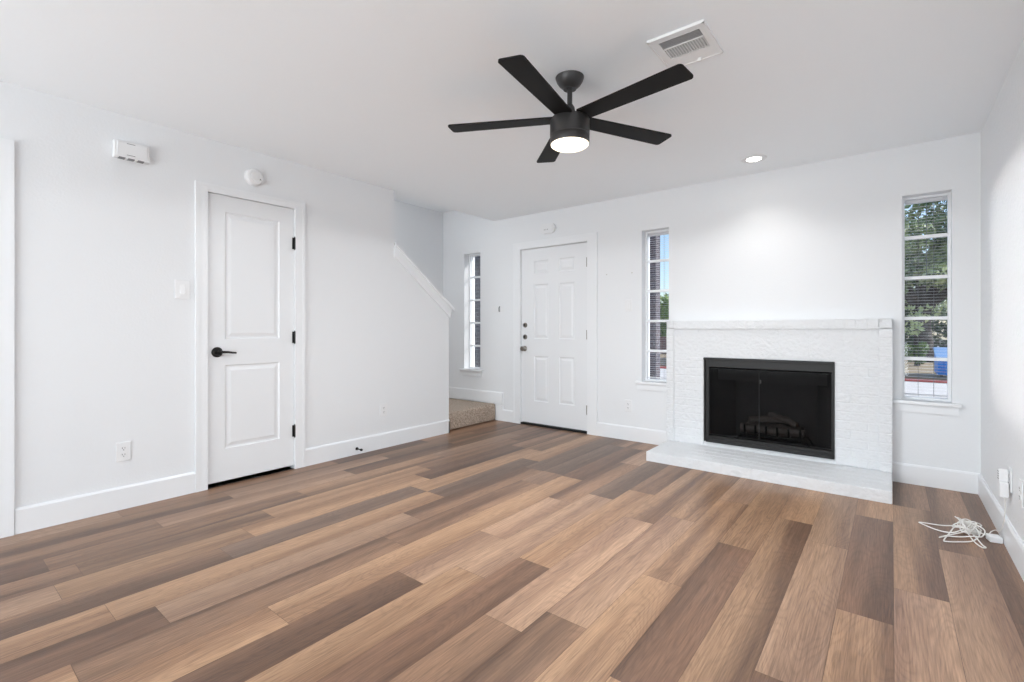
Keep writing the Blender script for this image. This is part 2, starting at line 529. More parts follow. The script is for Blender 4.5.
# floor: one surface of planks
PITCH, E0 = 0.179, 0.185
T = {  # plank tones: main and second
    'l': ((169, 134, 104), (141, 108, 83)),      # light tan
    'p': ((165, 133, 108), (138, 108, 88)),      # light pinkish
    'm': ((148, 115, 91), (106, 80, 63)),        # mid brown
    'd': ((122, 92, 73), (94, 70, 55)),          # dark brown
    't': ((156, 123, 96), (110, 83, 65)),        # tan running into brown
    'g': ((128, 104, 88), (102, 81, 67)),        # grey brown
}
ROWS = {  # row: [(tone of the near plank), joint, tone, joint, tone ...] along y
    -2: ['m', 1.2, 'd', 2.61, 'm'],
    -1: ['m', 0.9, 'p', 3.245, 'm'],
    0: ['m', 1.1, 'p', 2.64, 't', 3.885, 'm'],
    1: ['l', 0.9, 't', 2.305, 'd', 3.54, 'l'],
    2: ['d', 1.72, 'p', 2.953, 'p', 4.1, 'm'],
    3: ['t', 1.0, 't', 3.2, 'l', 4.0, 'm'],
    4: ['l', 1.404, 'd', 2.638, 'l', 4.0, 'm'],
    5: ['m', 0.85, 'l', 2.081, 't', 3.31, 'p'],
    6: ['m', 1.57, 'p', 2.824, 't', 4.0, 'd'],
    7: ['m', 1.405, 'p', 2.65, 't', 3.95, 'l'],
    8: ['d', 1.858, 'l', 3.115, 'm', 4.3, 'd'],
    9: ['l', 1.607, 'p', 2.866, 'g', 4.0, 'm'],
    10: ['d', 1.405, 'p', 1.97, 'p', 2.644, 'm', 3.7, 'p'],
    11: ['l', 0.9, 'l', 3.09, 'd', 4.2, 'm'],
    12: ['l', 0.341, 'm', 1.59, 'm', 2.815, 'p', 3.108, 'g', 4.2, 'm'],
    13: ['d', 0.622, 'p', 1.87, 'm', 3.1, 'g'],
    14: ['l', 0.5, 'l', 2.22, 'g', 3.3, 'l'],
    15: ['m', 0.99, 'g', 2.22, 'l', 3.6, 't'],
    16: ['p', 0.4, 'l', 1.165, 'l', 2.415, 'd', 3.6, 'm'],
    17: ['m', 0.5, 't', 1.355, 'l', 2.585, 'm', 3.79, 'd'],
    18: ['d', 0.412, 'm', 1.666, 't', 2.913, 'p', 4.0, 'm'],
    19: ['m', 0.9, 'p', 2.14, 'd', 3.3, 'm'],
    20: ['m', 1.341, 'p', 2.59, 't', 3.796, 'd'],
    21: ['p', 0.8, 'm', 2.223, 'd', 3.2, 'm'],
    22: ['m', 1.0, 'm', 3.0, 'd'],
}
def build_floor():
    bm = bmesh.new()
    lt = bm.loops.layers.float_color.new('tone')
    le = bm.loops.layers.float_color.new('tone_edge')
    lr = bm.faces.layers.float.new('rnd')
    uvl = bm.loops.layers.uv.new('plank')
    rnd = random.Random(11)
    g = 0.0007
    for k, spec in ROWS.items():
        x1 = min(E0 - (k) * PITCH, RX + 0.1); x0 = E0 - (k + 1) * PITCH
        if k == 22: x0 = LX - 0.1
        tones = spec[0::2]; joints = spec[1::2]
        first = joints[0]
        js = []; y = first - 1.235
        while y > FY - 0.1:
            js.insert(0, y); y -= 1.235
        extra = [rnd.choice('lpmdt') for _ in js]
        ys = [FY - 0.15] + js + joints + [BY + 0.02]
        tn = ([rnd.choice('lpm')] + extra[:-1] if js else []) + tones
        tn = extra + tones
        for (a, b), tt in zip(zip(ys, ys[1:]), tn):
            c1, c2 = T[tt]
            j = rnd.uniform(0.93, 1.05)
            s = rnd.random()
            A = lin(tuple(v * j for v in c1)); B = lin(tuple(v * j for v in c2))
            if tt not in 't' and rnd.random() < 0.4: A, B = B, A
            vs = [bm.verts.new(p) for p in ((x0 + g, a + g, 0), (x1 - g, a + g, 0), (x1 - g, b - g, 0), (x0 + g, b - g, 0))]
            f = bm.faces.new(vs)
            f[lr] = s
            for l in f.loops:
                l[lt] = A; l[le] = B
                l[uvl].uv = (l.vert.co.x - x0, l.vert.co.y)
            # dark bevelled groove around the plank
    # base under the grooves
    vs = [bm.verts.new(p) for p in ((LX - 0.12, FY - 0.15, -0.0012), (RX + 0.12, FY - 0.15, -0.0012), (RX + 0.12, BY + 0.02, -0.0012), (LX - 0.12, BY + 0.02, -0.0012))]
    f = bm.faces.new(vs)
    for l in f.loops:
        l[lt] = lin((92, 70, 56)); l[le] = lin((92, 70, 56)); l[uvl].uv = (0, 0)
    me = bpy.data.meshes.new('floor')
    bm.to_mesh(me); bm.free()
    me.materials.append(M['planks'])
    o = bpy.data.objects.new('floor', me); COL.objects.link(o)
    tag(o, 'wood plank floor of tan, brown and grey boards', 'floor', kind='structure')
build_floor()
mb = MB(); mb.box(SX, LXB, 1.4, BY, -0.05, 0.0)
mb.build('floor_stairwell', M['concrete'], kind='structure', label='plain floor under the staircase', cat='floor')

# baseboards
def baseboard(name, pts_list, label):
    mb = MB()
    for x0, x1, y0, y1, z0, z1, side in pts_list:
        mb.box(x0, x1, y0, y1, z0, z1 - 0.012)
        e = 0.006
        if side == 'R': mb.prism([(x0, y0, z1 - 0.012), (x1, y0, z1 - 0.012), (x1 - e, y0, z1), (x0, y0, z1)], (0, y1 - y0, 0))
        if side == 'L': mb.prism([(x0, y0, z1 - 0.012), (x1, y0, z1 - 0.012), (x1, y0, z1), (x0 + e, y0, z1)], (0, y1 - y0, 0))
        if side == 'F': mb.prism([(x0, y0, z1 - 0.012), (x0, y1, z1 - 0.012), (x0, y1, z1), (x0, y0 + e, z1)], (x1 - x0, 0, 0))
        if side == 'B': mb.prism([(x0, y0, z1 - 0.012), (x0, y1, z1 - 0.012), (x0, y1 - e, z1), (x0, y0, z1)], (x1 - x0, 0, 0))
    return mb.build(name, M['trim'], kind='structure', label=label, cat='baseboard')

BT = 0.014
baseboard('baseboard_left', [(LX, LX + BT, FY, -0.70, 0, .14, 'R'), (LX, LX + BT, 0.368, 1.226, 0, .14, 'R'), (LX, LX + BT, 2.005, 3.626, 0, .14, 'R'),
                             (LXB, LX + BT, 3.612, 3.626, 0, .14, '')], 'white baseboard along the left wall')
baseboard('baseboard_back', [(SX, -3.69, BY - BT, BY, .20, .345, 'F'), (-3.80, -3.69, BY - BT, BY, 0, .20, ''), (-3.69, -3.529, BY - BT, BY, 0, .14, 'F'),
                             (-2.416, -1.645, BY - BT, BY, 0, .14, 'F'), (0.005, RX, BY - BT, BY, 0, .14, 'F')], 'white baseboard along the back wall')
baseboard('baseboard_right', [(RX - BT, RX, FY, BY - BT, 0, .14, 'L')], 'white baseboard along the right wall')

# sloping cap board on the knee wall
mb = MB()
sl = [(LX - 0.125, 2.895, 1.937), (LX - 0.125, 3.69, 1.325), (LX - 0.125, 3.69, 1.302), (LX - 0.125, 3.632, 1.237), (LX - 0.125, 2.895, 1.808)]
mb.prism([(LX, 2.903, 1.932), (LX, 3.655, 1.345), (LX, 3.640, 1.232), (LX, 2.903, 1.805)], (0.016, 0, 0))
mb.prism([(LXB - 0.016, 2.903, 1.932), (LXB - 0.016, 3.655, 1.345), (LXB - 0.016, 3.640, 1.232), (LXB - 0.016, 2.903, 1.805)], (0.016, 0, 0))
mb.prism([(LX + 0.028, 2.903, 1.918), (LX + 0.028, 2.903, 1.944), (LX + 0.028, 3.69, 1.328), (LX + 0.028, 3.69, 1.302)], (-0.166, 0, 0))
mb.box(LXB, LX, 3.612, 3.626, 0.14, 1.25)
mb.build('trim_1', M['door'], kind='structure', label='sloping white trim board capping the low stair wall', cat='trim')

# door casings
def casing(name, P, u0, u1, ztop, wl, wr, label, z0=0.0, th=0.017):
    """mitred casing around an opening; P(u, z, t)"""
    mb = MB()
    wt = (wl + wr) / 2 * 0.72
    ext = Vector(P(0, 0, th)) - Vector(P(0, 0, 0))
    q = lambda *pp: [P(u, z, 0) for u, z in pp]
    mb.prism(q((u0 - wl, z0), (u0, z0), (u0, ztop), (u0 - wl, ztop + wt)), ext)
    mb.prism(q((u1, z0), (u1 + wr, z0), (u1 + wr, ztop + wt), (u1, ztop)), ext)
    mb.prism(q((u0, ztop), (u1, ztop), (u1 + wr, ztop + wt), (u0 - wl, ztop + wt)), ext)
    # raised outer bead
    e2 = Vector(P(0, 0, th + 0.0025)) - Vector(P(0, 0, 0))
    wl += 0.0006; wr += 0.0006; wt += 0.0006
    b = 0.02
    mb.prism(q((u0 - wl, z0), (u0 - wl + b, z0), (u0 - wl + b, ztop + wt - b), (u0 - wl, ztop + wt)), e2)
    mb.prism(q((u1 + wr - b, z0), (u1 + wr, z0), (u1 + wr, ztop + wt), (u1 + wr - b, ztop + wt - b)), e2)
    mb.prism(q((u0 - wl + b, ztop + wt - b), (u1 + wr - b, ztop + wt - b), (u1 + wr, ztop + wt), (u0 - wl, ztop + wt)), e2)
    return mb.build(name, M['trim'], kind='structure', label=label, cat='trim')

PL = lambda u, z, t: (LX + t, u, z)
PB = lambda u, z, t: (u, BY - t, z)
casing('trim_2', PL, DOOR_L[0] + 0.003, DOOR_L[1] - 0.003, DOOR_L[3] - 0.003, 0.074, 0.080, 'white casing around the two panel door in the left wall')
casing('trim_3', PL, DOOR_O[0] + 0.003, DOOR_O[1] - 0.003, DOOR_O[3] - 0.003, 0.083, 0.083, 'white casing at the left edge of the left wall')
casing('trim_4', PB, DOOR_B[0], DOOR_B[1], DOOR_B[3], 0.105, 0.115, 'white casing around the front door')

# panel doors
def panel_door_mesh(w, h, t, panels, dep=0.009):
    """local: u right, z up, face towards -y at y=0"""
    mb = MB()
    P = lambda u, v, d: (u, d, v)
    for a, b, c, d in wall_cells(0, w, 0, h, panels):
        mb.quad(P(a, c, 0), P(b, c, 0), P(b, d, 0), P(a, d, 0))
    for (a, b, c, d) in panels:
        rings = []
        for ins, dd in ((0, 0), (0.008, dep), (0.020, dep), (0.042, 0.002)):
            rings.append([(a + ins, c + ins, dd), (b - ins, c + ins, dd), (b - ins, d - ins, dd), (a + ins, d - ins, dd)])
        for r, s in zip(rings, rings[1:]):
            for i in range(4):
                j = (i + 1) % 4
                mb.quad(P(*r[i]), P(*r[j]), P(*s[j]), P(*s[i]))
        mb.quad(*[P(*p) for p in rings[-1]])
    mb.quad(P(0, 0, t), P(0, h, t), P(w, h, t), P(w, 0, t))
    for q in (((0, 0), (0, h)), ((w, h), (w, 0)), ((w, 0), (0, 0)), ((0, h), (w, h))):
        (a, b), (c, d) = q
        mb.quad(P(a, b, 0), P(c, d, 0), P(c, d, t), P(a, b, t))
    bmesh.ops.remove_doubles(mb.bm, verts=list(mb.bm.verts), dist=1e-5)
    bmesh.ops.recalc_face_normals(mb.bm, faces=list(mb.bm.faces))
    return mb

def jamb(mb, P, u0, u1, ztop, t0, t1, th=0.004):
    for a, b, c, d in ((u0, u0 + th, 0, ztop), (u1 - th, u1, 0, ztop), (u0, u1, ztop - th, ztop)):
        pts = [P(a, c, t0), P(b, c, t0), P(b, d, t0), P(a, d, t0)]
        mb.prism(pts, Vector(P(0, 0, t1)) - Vector(P(0, 0, t0)))

def rot_left(m=None):
    # local face (-y) towards +x in the room; local u -> +y
    return Matrix(((0, -1, 0, 0), (1, 0, 0, 0), (0, 0, 1, 0), (0, 0, 0, 1)))

# door 1: two panel door in the left wall
DW, DH = 0.617, 2.036
d1 = thing('door_1', (LX - 0.004, 1.304, 0.030), 'white two panel interior door in the left wall with black lever', 'door', kind='structure')
m1 = Matrix.Translation((LX - 0.004, 1.304, 0.030)) @ rot_left()
panel_door_mesh(DW, DH, 0.035, [(0.114, 0.505, 1.012, 1.922), (0.114, 0.505, 0.226, 0.826)]).xform(m1).build('door_slab', M['door'], d1)
mb = MB()
mb.lathe([(0, 0), (0.036, 0), (0.036, 0.006), (0.030, 0.012), (0, 0.012)], 32, Matrix.Translation((0.062, 0, 0.920)) @ Matrix.Rotation(math.radians(90), 4, 'X'))
ros = mb.xform(m1).build('door_handle', M['black'], d1, smooth=True, label='black lever handle')
mb = MB()
mb.tube([(0.062, -0.010, 0.920), (0.062, -0.045, 0.920)], 0.010, 12)
mb.tube([(0.062, -0.046, 0.920), (0.085, -0.048, 0.921), (0.120, -0.048, 0.919), (0.150, -0.047, 0.914), (0.172, -0.044, 0.912)], [0.010, 0.0095, 0.008, 0.0072, 0.006], 12)
mb.xform(m1).build('lever', M['black'], ros, smooth=True)
for hz in (1.794, 1.047, 0.303):
    mb = MB()
    mb.tube([(LX + 0.010, 1.9235, hz - 0.046), (LX + 0.010, 1.9235, hz + 0.046)], 0.0075, 10)
    for kz in (hz - 0.049, hz + 0.049):
        mb.tube([(LX + 0.010, 1.9235, kz - 0.004), (LX + 0.010, 1.9235, kz + 0.004)], 0.0055, 10)
    mb.box(LX - 0.003, LX + 0.004, 1.908, 1.9225, hz - 0.045, hz + 0.045)
    mb.build('hinge', M['black'], d1, smooth=True, label='black hinge')
mb = MB(); jamb(mb, PL, DOOR_L[0], DOOR_L[1], DOOR_L[3], -0.11, 0.0, 0.003)
mb.build('door_jamb', M['trim'], d1)
# dark panel painting the shade in the gap behind the door
mb = MB(); mb.box(LXB - 0.02, LXB, DOOR_L[0] - 0.06, DOOR_L[1] + 0.06, 0, 2.12)
mb.build('wall_closet_shade', M['gap_shade'], kind='structure', label='dark panel painted as the shade behind the two panel door', cat='wall')

# door 3: closed door at the left edge, out of the picture but for its casing
d3 = thing('door_3', (LX - 0.030, -0.612, 0.012), 'white door at the left end of the left wall', 'door', kind='structure')
m3 = Matrix.Translation((LX - 0.030, -0.612, 0.012)) @ rot_left()
panel_door_mesh(0.889, 2.050, 0.035, [(0.13, 0.76, 1.03, 1.93), (0.13, 0.76, 0.24, 0.84)]).xform(m3).build('door_slab', M['door'], d3)
mb = MB(); jamb(mb, PL, DOOR_O[0], DOOR_O[1], DOOR_O[3], -0.11, 0.0, 0.003)
mb.build('door_jamb', M['trim'], d3)

# door 2: six panel front door
d2 = thing('door_2', (-3.418, BY + 0.012, 0.026), 'white six panel front door with two deadbolts above a round knob', 'door', kind='structure')
m2 = Matrix.Translation((-3.418, BY + 0.012, 0.026))
cl = [(0.178, 0.376), (0.520, 0.718)]
rw = [(1.725, 1.872), (0.975, 1.598), (0.254, 0.775)]
panel_door_mesh(0.882, 2.012, 0.044, [(a, b, c, d) for a, b in cl for c, d in rw], 0.008).xform(m2).build('door_slab', M['door'], d2)
mb = MB(); jamb(mb, PB, DOOR_B[0], DOOR_B[1], DOOR_B[3], -0.20, 0.0, 0.004)
mb.build('door_jamb', M['trim'], d2)
mb = MB(); mb.box(DOOR_B[0] + 0.004, DOOR_B[1] - 0.004, BY - 0.012, BY + 0.18, 0.0, 0.020, 0.003)
mb.build('threshold', M['rubber'], d2, label='dark threshold strip')
rx90 = Matrix.Rotation(math.radians(90), 4, 'X')
for dz in (1.158, 1.020):
    mb = MB()
    mb.lathe([(0, 0), (0.029, 0), (0.029, 0.007), (0.024, 0.013), (0, 0.013)], 28, Matrix.Translation((-3.367, BY + 0.012, dz)) @ rx90)
    db = mb.build('deadbolt', M['steel'], d2, smooth=True, label='nickel deadbolt')
    mb = MB(); mb.box(-3.372, -3.362, BY - 0.022, BY - 0.001, dz - 0.018, dz + 0.018, 0.003)
    mb.build('thumb_turn', M['dark_steel'], db)
mb = MB()
mb.lathe([(0, 0), (0.032, 0), (0.032, 0.006), (0.024, 0.012), (0.012, 0.016), (0.011, 0.034), (0.020, 0.040), (0.027, 0.050), (0.027, 0.060), (0.020, 0.068), (0, 0.070)], 28,
         Matrix.Translation((-3.372, BY + 0.012, 0.884)) @ rx90)
mb.build('door_knob', M['steel'], d2, smooth=True, label='nickel round knob')
mb = MB(); mb.box(-3.4235, -3.405, BY - 0.012, BY + 0.012, 0.866, 0.900, 0.002)
mb.build('latch_plate', M['dark_steel'], d2)
for hz in (1.826, 1.052, 0.250):
    mb = MB()
    mb.tube([(-2.533, BY - 0.006, hz - 0.05), (-2.533, BY - 0.006, hz + 0.05)], 0.007, 10)
    mb.box(-2.552, -2.536, BY + 0.006, BY + 0.013, hz - 0.05, hz + 0.05)
    mb.build('hinge', M['steel'], d2, smooth=True, label='worn nickel hinge')

# windows
GY = BY + 0.122
for n, (a, b) in WIN.items():
    lab = {1: 'slim window at the bottom of the stairs facing a brick wall', 2: 'slim window between the front door and fireplace',
           3: 'slim window right of the fireplace with a tree outside'}[n]
    w = thing('window_%d' % n, ((a + b) / 2, GY, WZ0), 'white ' + lab, 'window', kind='structure')
    mb = MB()
    fw = 0.015
    P = lambda u, v, t: (u, t, v)
    holed_slab(mb, P, a, b, WZ0, WZ1, GY - 0.03, GY + 0.03, [(a + fw, b - fw, WZ0 + fw, WZ1 - fw)])
    fr = mb.build('window_frame', M['sash'], w)
    pane = (WZ1 - WZ0) / 5
    for k in range(1, 5):
        z = WZ0 + k * pane
        mb = MB(); mb.box(a + fw, b - fw, GY - 0.030, GY - 0.014, z - 0.0125, z + 0.0125, 0.003, 1)
        mb.build('muntin', M['sash'], fr)
    mb = MB(); mb.box(a + fw - 0.004, b - fw + 0.004, GY + 0.020, GY + 0.024, WZ0 + fw - 0.004, WZ1 - fw + 0.004)
    mb.build('glass_pane', M['glass'], w)
    mb = MB()
    x0, x1 = a - 0.055, b + 0.048
    if n == 2: x1 = -1.662
    mb.box(x0, x1, BY - 0.034, BY - 0.0005, WZ0 - 0.026, WZ0 + 0.001, 0.005)
    mb.box(a + 0.001, b - 0.001, BY - 0.02, GY - 0.02, WZ0 - 0.010, WZ0 + 0.001)
    mb.build('window_sill', M['trim'], w)
    mb = MB(); mb.box(x0 + 0.014, x1 - (0.014 if n != 2 else 0), BY - 0.014, BY - 0.0005, WZ0 - 0.082, WZ0 - 0.026)
    mb.build('window_apron', M['trim'], w)

# ------------------------------------------------------------------ fireplace
HZ = 0.080                    # hearth top
SY = 4.405                    # front of the recessed brick panel border
f = thing('fireplace', (-0.82, 4.2, 0.0), 'white painted brick fireplace with a black framed glass firebox and low hearth', 'fireplace')

def brick_face(mb, P, u0, u1, v0, v1, bw, bh, t0, t1, rnd, stagger=True, joint=0.006):
    """a skin of single painted bricks standing on the plane t0, each a little uneven"""
    v = v0; row = 0
    while v < v1 - 1e-4:
        ve = min(v + bh, v1)
        u = u0 - (bw / 2 if stagger and row % 2 else 0)
        while u < u1 - 1e-4:
            a, b = max(u, u0), min(u + bw, u1)
            if b - a > 0.012:
                yield a, b, v, ve
            u += bw
        v = ve; row += 1

def laid(mb, P, cells, t0, depth, rnd, j=0.0035, holes=()):
    for a, b, c, d in cells:
        pieces = [(a, b, c, d)]
        for h in holes:
            nxt = []
            for (p, q, r, s) in pieces:
                if q <= h[0] or p >= h[1] or s <= h[2] or r >= h[3]:
                    nxt.append((p, q, r, s)); continue
                if p < h[0]: nxt.append((p, h[0], r, s))
                if q > h[1]: nxt.append((h[1], q, r, s))
                if r < h[2]: nxt.append((max(p, h[0]), min(q, h[1]), r, h[2]))
                if s > h[3]: nxt.append((max(p, h[0]), min(q, h[1]), h[3], s))
            pieces = nxt
        for (p, q, r, s) in pieces:
            if q - p < 0.014 or s - r < 0.012: continue
            k = depth + rnd.uniform(-0.0012, 0.0012)
            e = 0.004
            base = [P(p + j, r + j, t0), P(q - j, r + j, t0), P(q - j, s - j, t0), P(p + j, s - j, t0)]
            top = [P(p + j + e, r + j + e, t0 + k + rnd.uniform(-.0007, .0007)), P(q - j - e, r + j + e, t0 + k), P(q - j - e, s - j - e, t0 + k + rnd.uniform(-.0007, .0007)), P(p + j + e, s - j - e, t0 + k)]
            for i in range(4):
                jn = (i + 1) % 4
                mb.quad(base[i], base[jn], top[jn], top[i])
            mb.quad(*top)

rb = random.Random(3)
UX0, UX1, UTOP = -1.645, 0.004, 1.188
IX0, IX1, ITOP = -1.578, -0.074, 1.113
LINT = 0.862
BH = (UTOP - HZ) / 16
mb = MB()
PF = lambda u, v, t: (u, SY + 0.012 - t, v)
# core slab with the firebox opening
holed_slab(mb, lambda u, v, t: (u, t, v), UX0 + 0.003, UX1 - 0.003, 0.0, UTOP - 0.003, SY + 0.013, BY - 0.0005, [FIRE])
# recessed panel, thickly painted so the joints are shallow
FL = lambda x0, x1, z0, z1, t: mb.box(x0, x1, SY + 0.012 - t, SY + 0.02, z0, z1)
FL(IX0, IX1, LINT, ITOP, 0.0045); FL(IX0, FIRE[0], HZ, LINT, 0.0045); FL(FIRE[1], IX1, HZ, LINT, 0.0045)
laid(mb, PF, [(IX0 + k * (IX1 - IX0) / 7, IX0 + (k + 1) * (IX1 - IX0) / 7, LINT, ITOP) for k in range(7)], 0.004, 0.002, rb, j=0.0006)
laid(mb, PF, list(brick_face(mb, PF, IX0, FIRE[0], HZ, LINT, 0.203, 0.068, 0, 0, rb)), 0.004, 0.003, rb, j=0.002)
laid(mb, PF, list(brick_face(mb, PF, FIRE[1], IX1, HZ, LINT, 0.203, 0.068, 0, 0, rb)), 0.004, 0.003, rb, j=0.002)
# raised border: bricks on edge at the sides and along the top
FL(UX0, IX0, HZ, UTOP - .001, 0.0195); FL(IX1, UX1, HZ, UTOP - .001, 0.0195); FL(UX0, UX1, ITOP, UTOP - .001, 0.0195)
laid(mb, PF, [(UX0, IX0, HZ + k * BH, HZ + (k + 1) * BH) for k in range(16)], 0.019, 0.0025, rb, j=0.0012)
laid(mb, PF, [(IX1, UX1, HZ + k * BH, HZ + (k + 1) * BH) for k in range(16)], 0.019, 0.0025, rb, j=0.0012)
laid(mb, PF, [(IX0 + k * (IX1 - IX0) / 22, IX0 + (k + 1) * (IX1 - IX0) / 22, ITOP, UTOP) for k in range(22)], 0.019, 0.0022, rb, j=0.0006)
mb.box(UX0 + .001, UX1 - .001, SY + 0.004, BY - 0.0005, UTOP - 0.012, UTOP, 0.003)
mb.build('brick_surround', M['brick'], f)
# hearth
HX0, HX1, HY0 = -1.632, 0.005, 3.885
mb = MB()
mb.box(HX0 + .0035, HX1 - .0035, HY0 + .0035, SY + 0.02, 0.0, HZ - 0.0035)
PT = lambda u, v, t: (u, v, HZ - 0.008 + t)
laid(mb, PT, list(brick_face(mb, PT, HX0, HX1, HY0 + 0.002, SY + 0.012, 0.205, 0.104, 0, 0, rb)), -0.002, 0.008, rb, j=0.0022)
PFr = lambda u, v, t: (u, HY0 + 0.008 - t, v)
laid(mb, PFr, [(HX0 + k * 0.2046, min(HX0 + (k + 1) * 0.2046, HX1), 0.0, HZ - 0.002) for k in range(8)], -0.002, 0.008, rb, j=0.0015)
PR = lambda u, v, t: (HX1 - 0.008 + t, u, v)
laid(mb, PR, [(HY0 + k * 0.104, min(HY0 + (k + 1) * 0.104, SY), 0.0, HZ - 0.002) for k in range(5)], -0.002, 0.008, rb, j=0.002)
PLf = lambda u, v, t: (HX0 + 0.008 - t, u, v)
laid(mb, PLf, [(HY0 + k * 0.104, min(HY0 + (k + 1) * 0.104, SY), 0.0, HZ - 0.002) for k in range(5)], -0.002, 0.008, rb, j=0.002)
mb.build('hearth', M['brick'], f)
# firebox: a steel box open to the room
a, b, c, d = FIRE
mb = MB()
yb = 4.86
mb.box(a, b, yb, yb + 0.02, c, d)
mb.box(a, a + 0.008, SY + 0.02, yb, c, d); mb.box(b - 0.008, b, SY + 0.02, yb, c, d)
mb.box(a, b, SY + 0.02, yb, c, c + 0.008); mb.box(a, b, SY + 0.02, yb, d - 0.008, d)
mb.prism([(a + 0.008, SY + 0.06, c), (a + 0.16, yb, c), (a + 0.008, yb, c)], (0, 0, d - c))
mb.prism([(b - 0.008, SY + 0.06, c), (b - 0.16, yb, c), (b - 0.008, yb, c)], (0, 0, d - c))
mb.build('firebox', M['soot'], f, label='dark firebox lining')
# black frame
fx0, fx1, fz0, fz1 = a + 0.022, b - 0.003, c + 0.002, d - 0.003
gx0, gx1, gz0, gz1 = a + 0.062, b - 0.030, 0.190, 0.768
FYF = SY - 0.004
mb = MB()
holed_slab(mb, lambda u, v, t: (u, t, v), fx0, fx1, fz0, fz1, FYF, FYF + 0.030, [(gx0 - 0.012, gx1 + 0.012, gz0 - 0.012, gz1 + 0.014)])
mb.box(a + 0.002, fx1, FYF - 0.006, FYF + 0.026, d - 0.022, d - 0.002, 0.003)      # top lip
mb.box(fx0, fx1, FYF - 0.010, FYF + 0.02, fz0, fz0 + 0.030, 0.004)                 # bottom rail
mb.box(fx0 + 0.02, fx1 - 0.02, FYF - 0.004, FYF + 0.02, gz0 - 0.022, gz0 - 0.012, 0.003)
fr = mb.build('firebox_frame', M['black'], f, label='black metal frame')
mid = -0.867
def fire_door(x0, x1):
    mb = MB()
    e = 0.0025
    holed_slab(mb, lambda u, v, t: (u, t, v), x0, x1, gz0, gz1, FYF + 0.010, FYF + 0.022, [(x0 + e, x1 - e, gz0 + e, gz1 - e)])
    dr = mb.build('glass_door', M['rubber'], f)
    mb = MB(); mb.box(x0 + e - .002, x1 - e + .002, FYF + 0.014, FYF + 0.018, gz0 + e - .002, gz1 - e + .002)
    mb.build('smoked_glass', M['fire_glass'], dr)
fire_door(gx0 - 0.010, mid - 0.001)
fire_door(mid + 0.001, gx1 + 0.010)
mb = MB(); mb.box(mid + 0.006, mid + 0.016, FYF - 0.012, FYF + 0.012, 0.66, 0.69, 0.003)
mb.build('door_knob', M['dark_steel'], f)
# smoke shelf hood behind the glass
mb = MB(); mb.prism([(a + 0.09, 4.52, 0.76), (b - 0.06, 4.52, 0.76), (b - 0.06, 4.53, 0.66), (a + 0.09, 4.53, 0.66)], (0, 0.03, 0))
mb.build('smoke_hood', M['soot'], f)
# grate and logs: the set of fireplace logs
gr = thing('log_grate', (-0.80, 4.66, c + 0.008), 'black iron grate holding charred logs inside the fireplace', 'fire grate')
mb = MB()
gb = c + 0.008
for k in range(6):
    x = -1.01 + k * 0.084
    mb.tube([(x, 4.55, gb + 0.16), (x, 4.57, gb + 0.085), (x, 4.76, gb + 0.075), (x, 4.79, gb + 0.15)], 0.008, 8)
for y in (4.585, 4.75):
    mb.tube([(-1.04, y, gb + 0.068), (-0.56, y, gb + 0.068)], 0.008, 8)
for x, y, s in ((-1.04, 4.585, -1), (-0.56, 4.585, 1), (-1.04, 4.75, -1), (-0.56, 4.75, 1)):
    mb.tube([(x, y, gb + 0.075), (x + s * 0.05, y - 0.02, gb)], 0.008, 8)
mb.build('grate_bars', M['black'], gr, smooth=True)
def firelog(x0, x1, y0, y1, z0, z1, r, seed):
    rn = random.Random(seed)
    pts, rs = [], []
    for i in range(9):
        t = i / 8
        pts.append((x0 + (x1 - x0) * t, y0 + (y1 - y0) * t + rn.uniform(-.008, .008), z0 + (z1 - z0) * t + rn.uniform(-.006, .006)))
        rs.append(r * rn.uniform(0.82, 1.1))
    mb = MB(); mb.tube(pts, rs, 12)
    mb.build('log', M['log'], gr, smooth=True, label='charred log')
firelog(-1.05, -0.57, 4.60, 4.62, gb + .120, gb + .122, .038, 1)
firelog(-1.02, -0.60, 4.72, 4.71, gb + .123, gb + .121, .040, 2)
firelog(-0.98, -0.70, 4.61, 4.74, gb + .195, gb + .205, .030, 3)
firelog(-0.62, -0.84, 4.62, 4.70, gb + .192, gb + .240, .026, 4)

# ------------------------------------------------------------------ carpeted stairs
st = thing('staircase', (-4.29, 3.9, 0.0), 'tan carpeted landing step at the foot of the stairs beside the knee wall', 'stairs')
def carpet_step(name, x0, x1, y0, y1, z0, z1, roll):
    mb = MB()
    mb.box(x0, x1, y0, y1, z0, z1, 0.022, 4)
    return mb.build(name, M['carpet'], st, smooth=True)
carpet_step('landing', SX + 0.002, -3.795, 3.630, BY - 0.016, 0.0, 0.200, 'x')
for k in range(6):
    y1 = 3.60 - k * 0.255
    carpet_step('tread', SX + 0.002, LXB - 0.002, y1 - 0.30, y1 + 0.02, 0.0 if k == 0 else 0.2 + (k - 1) * 0.19, 0.2 + (k + 1) * 0.185, 'y')

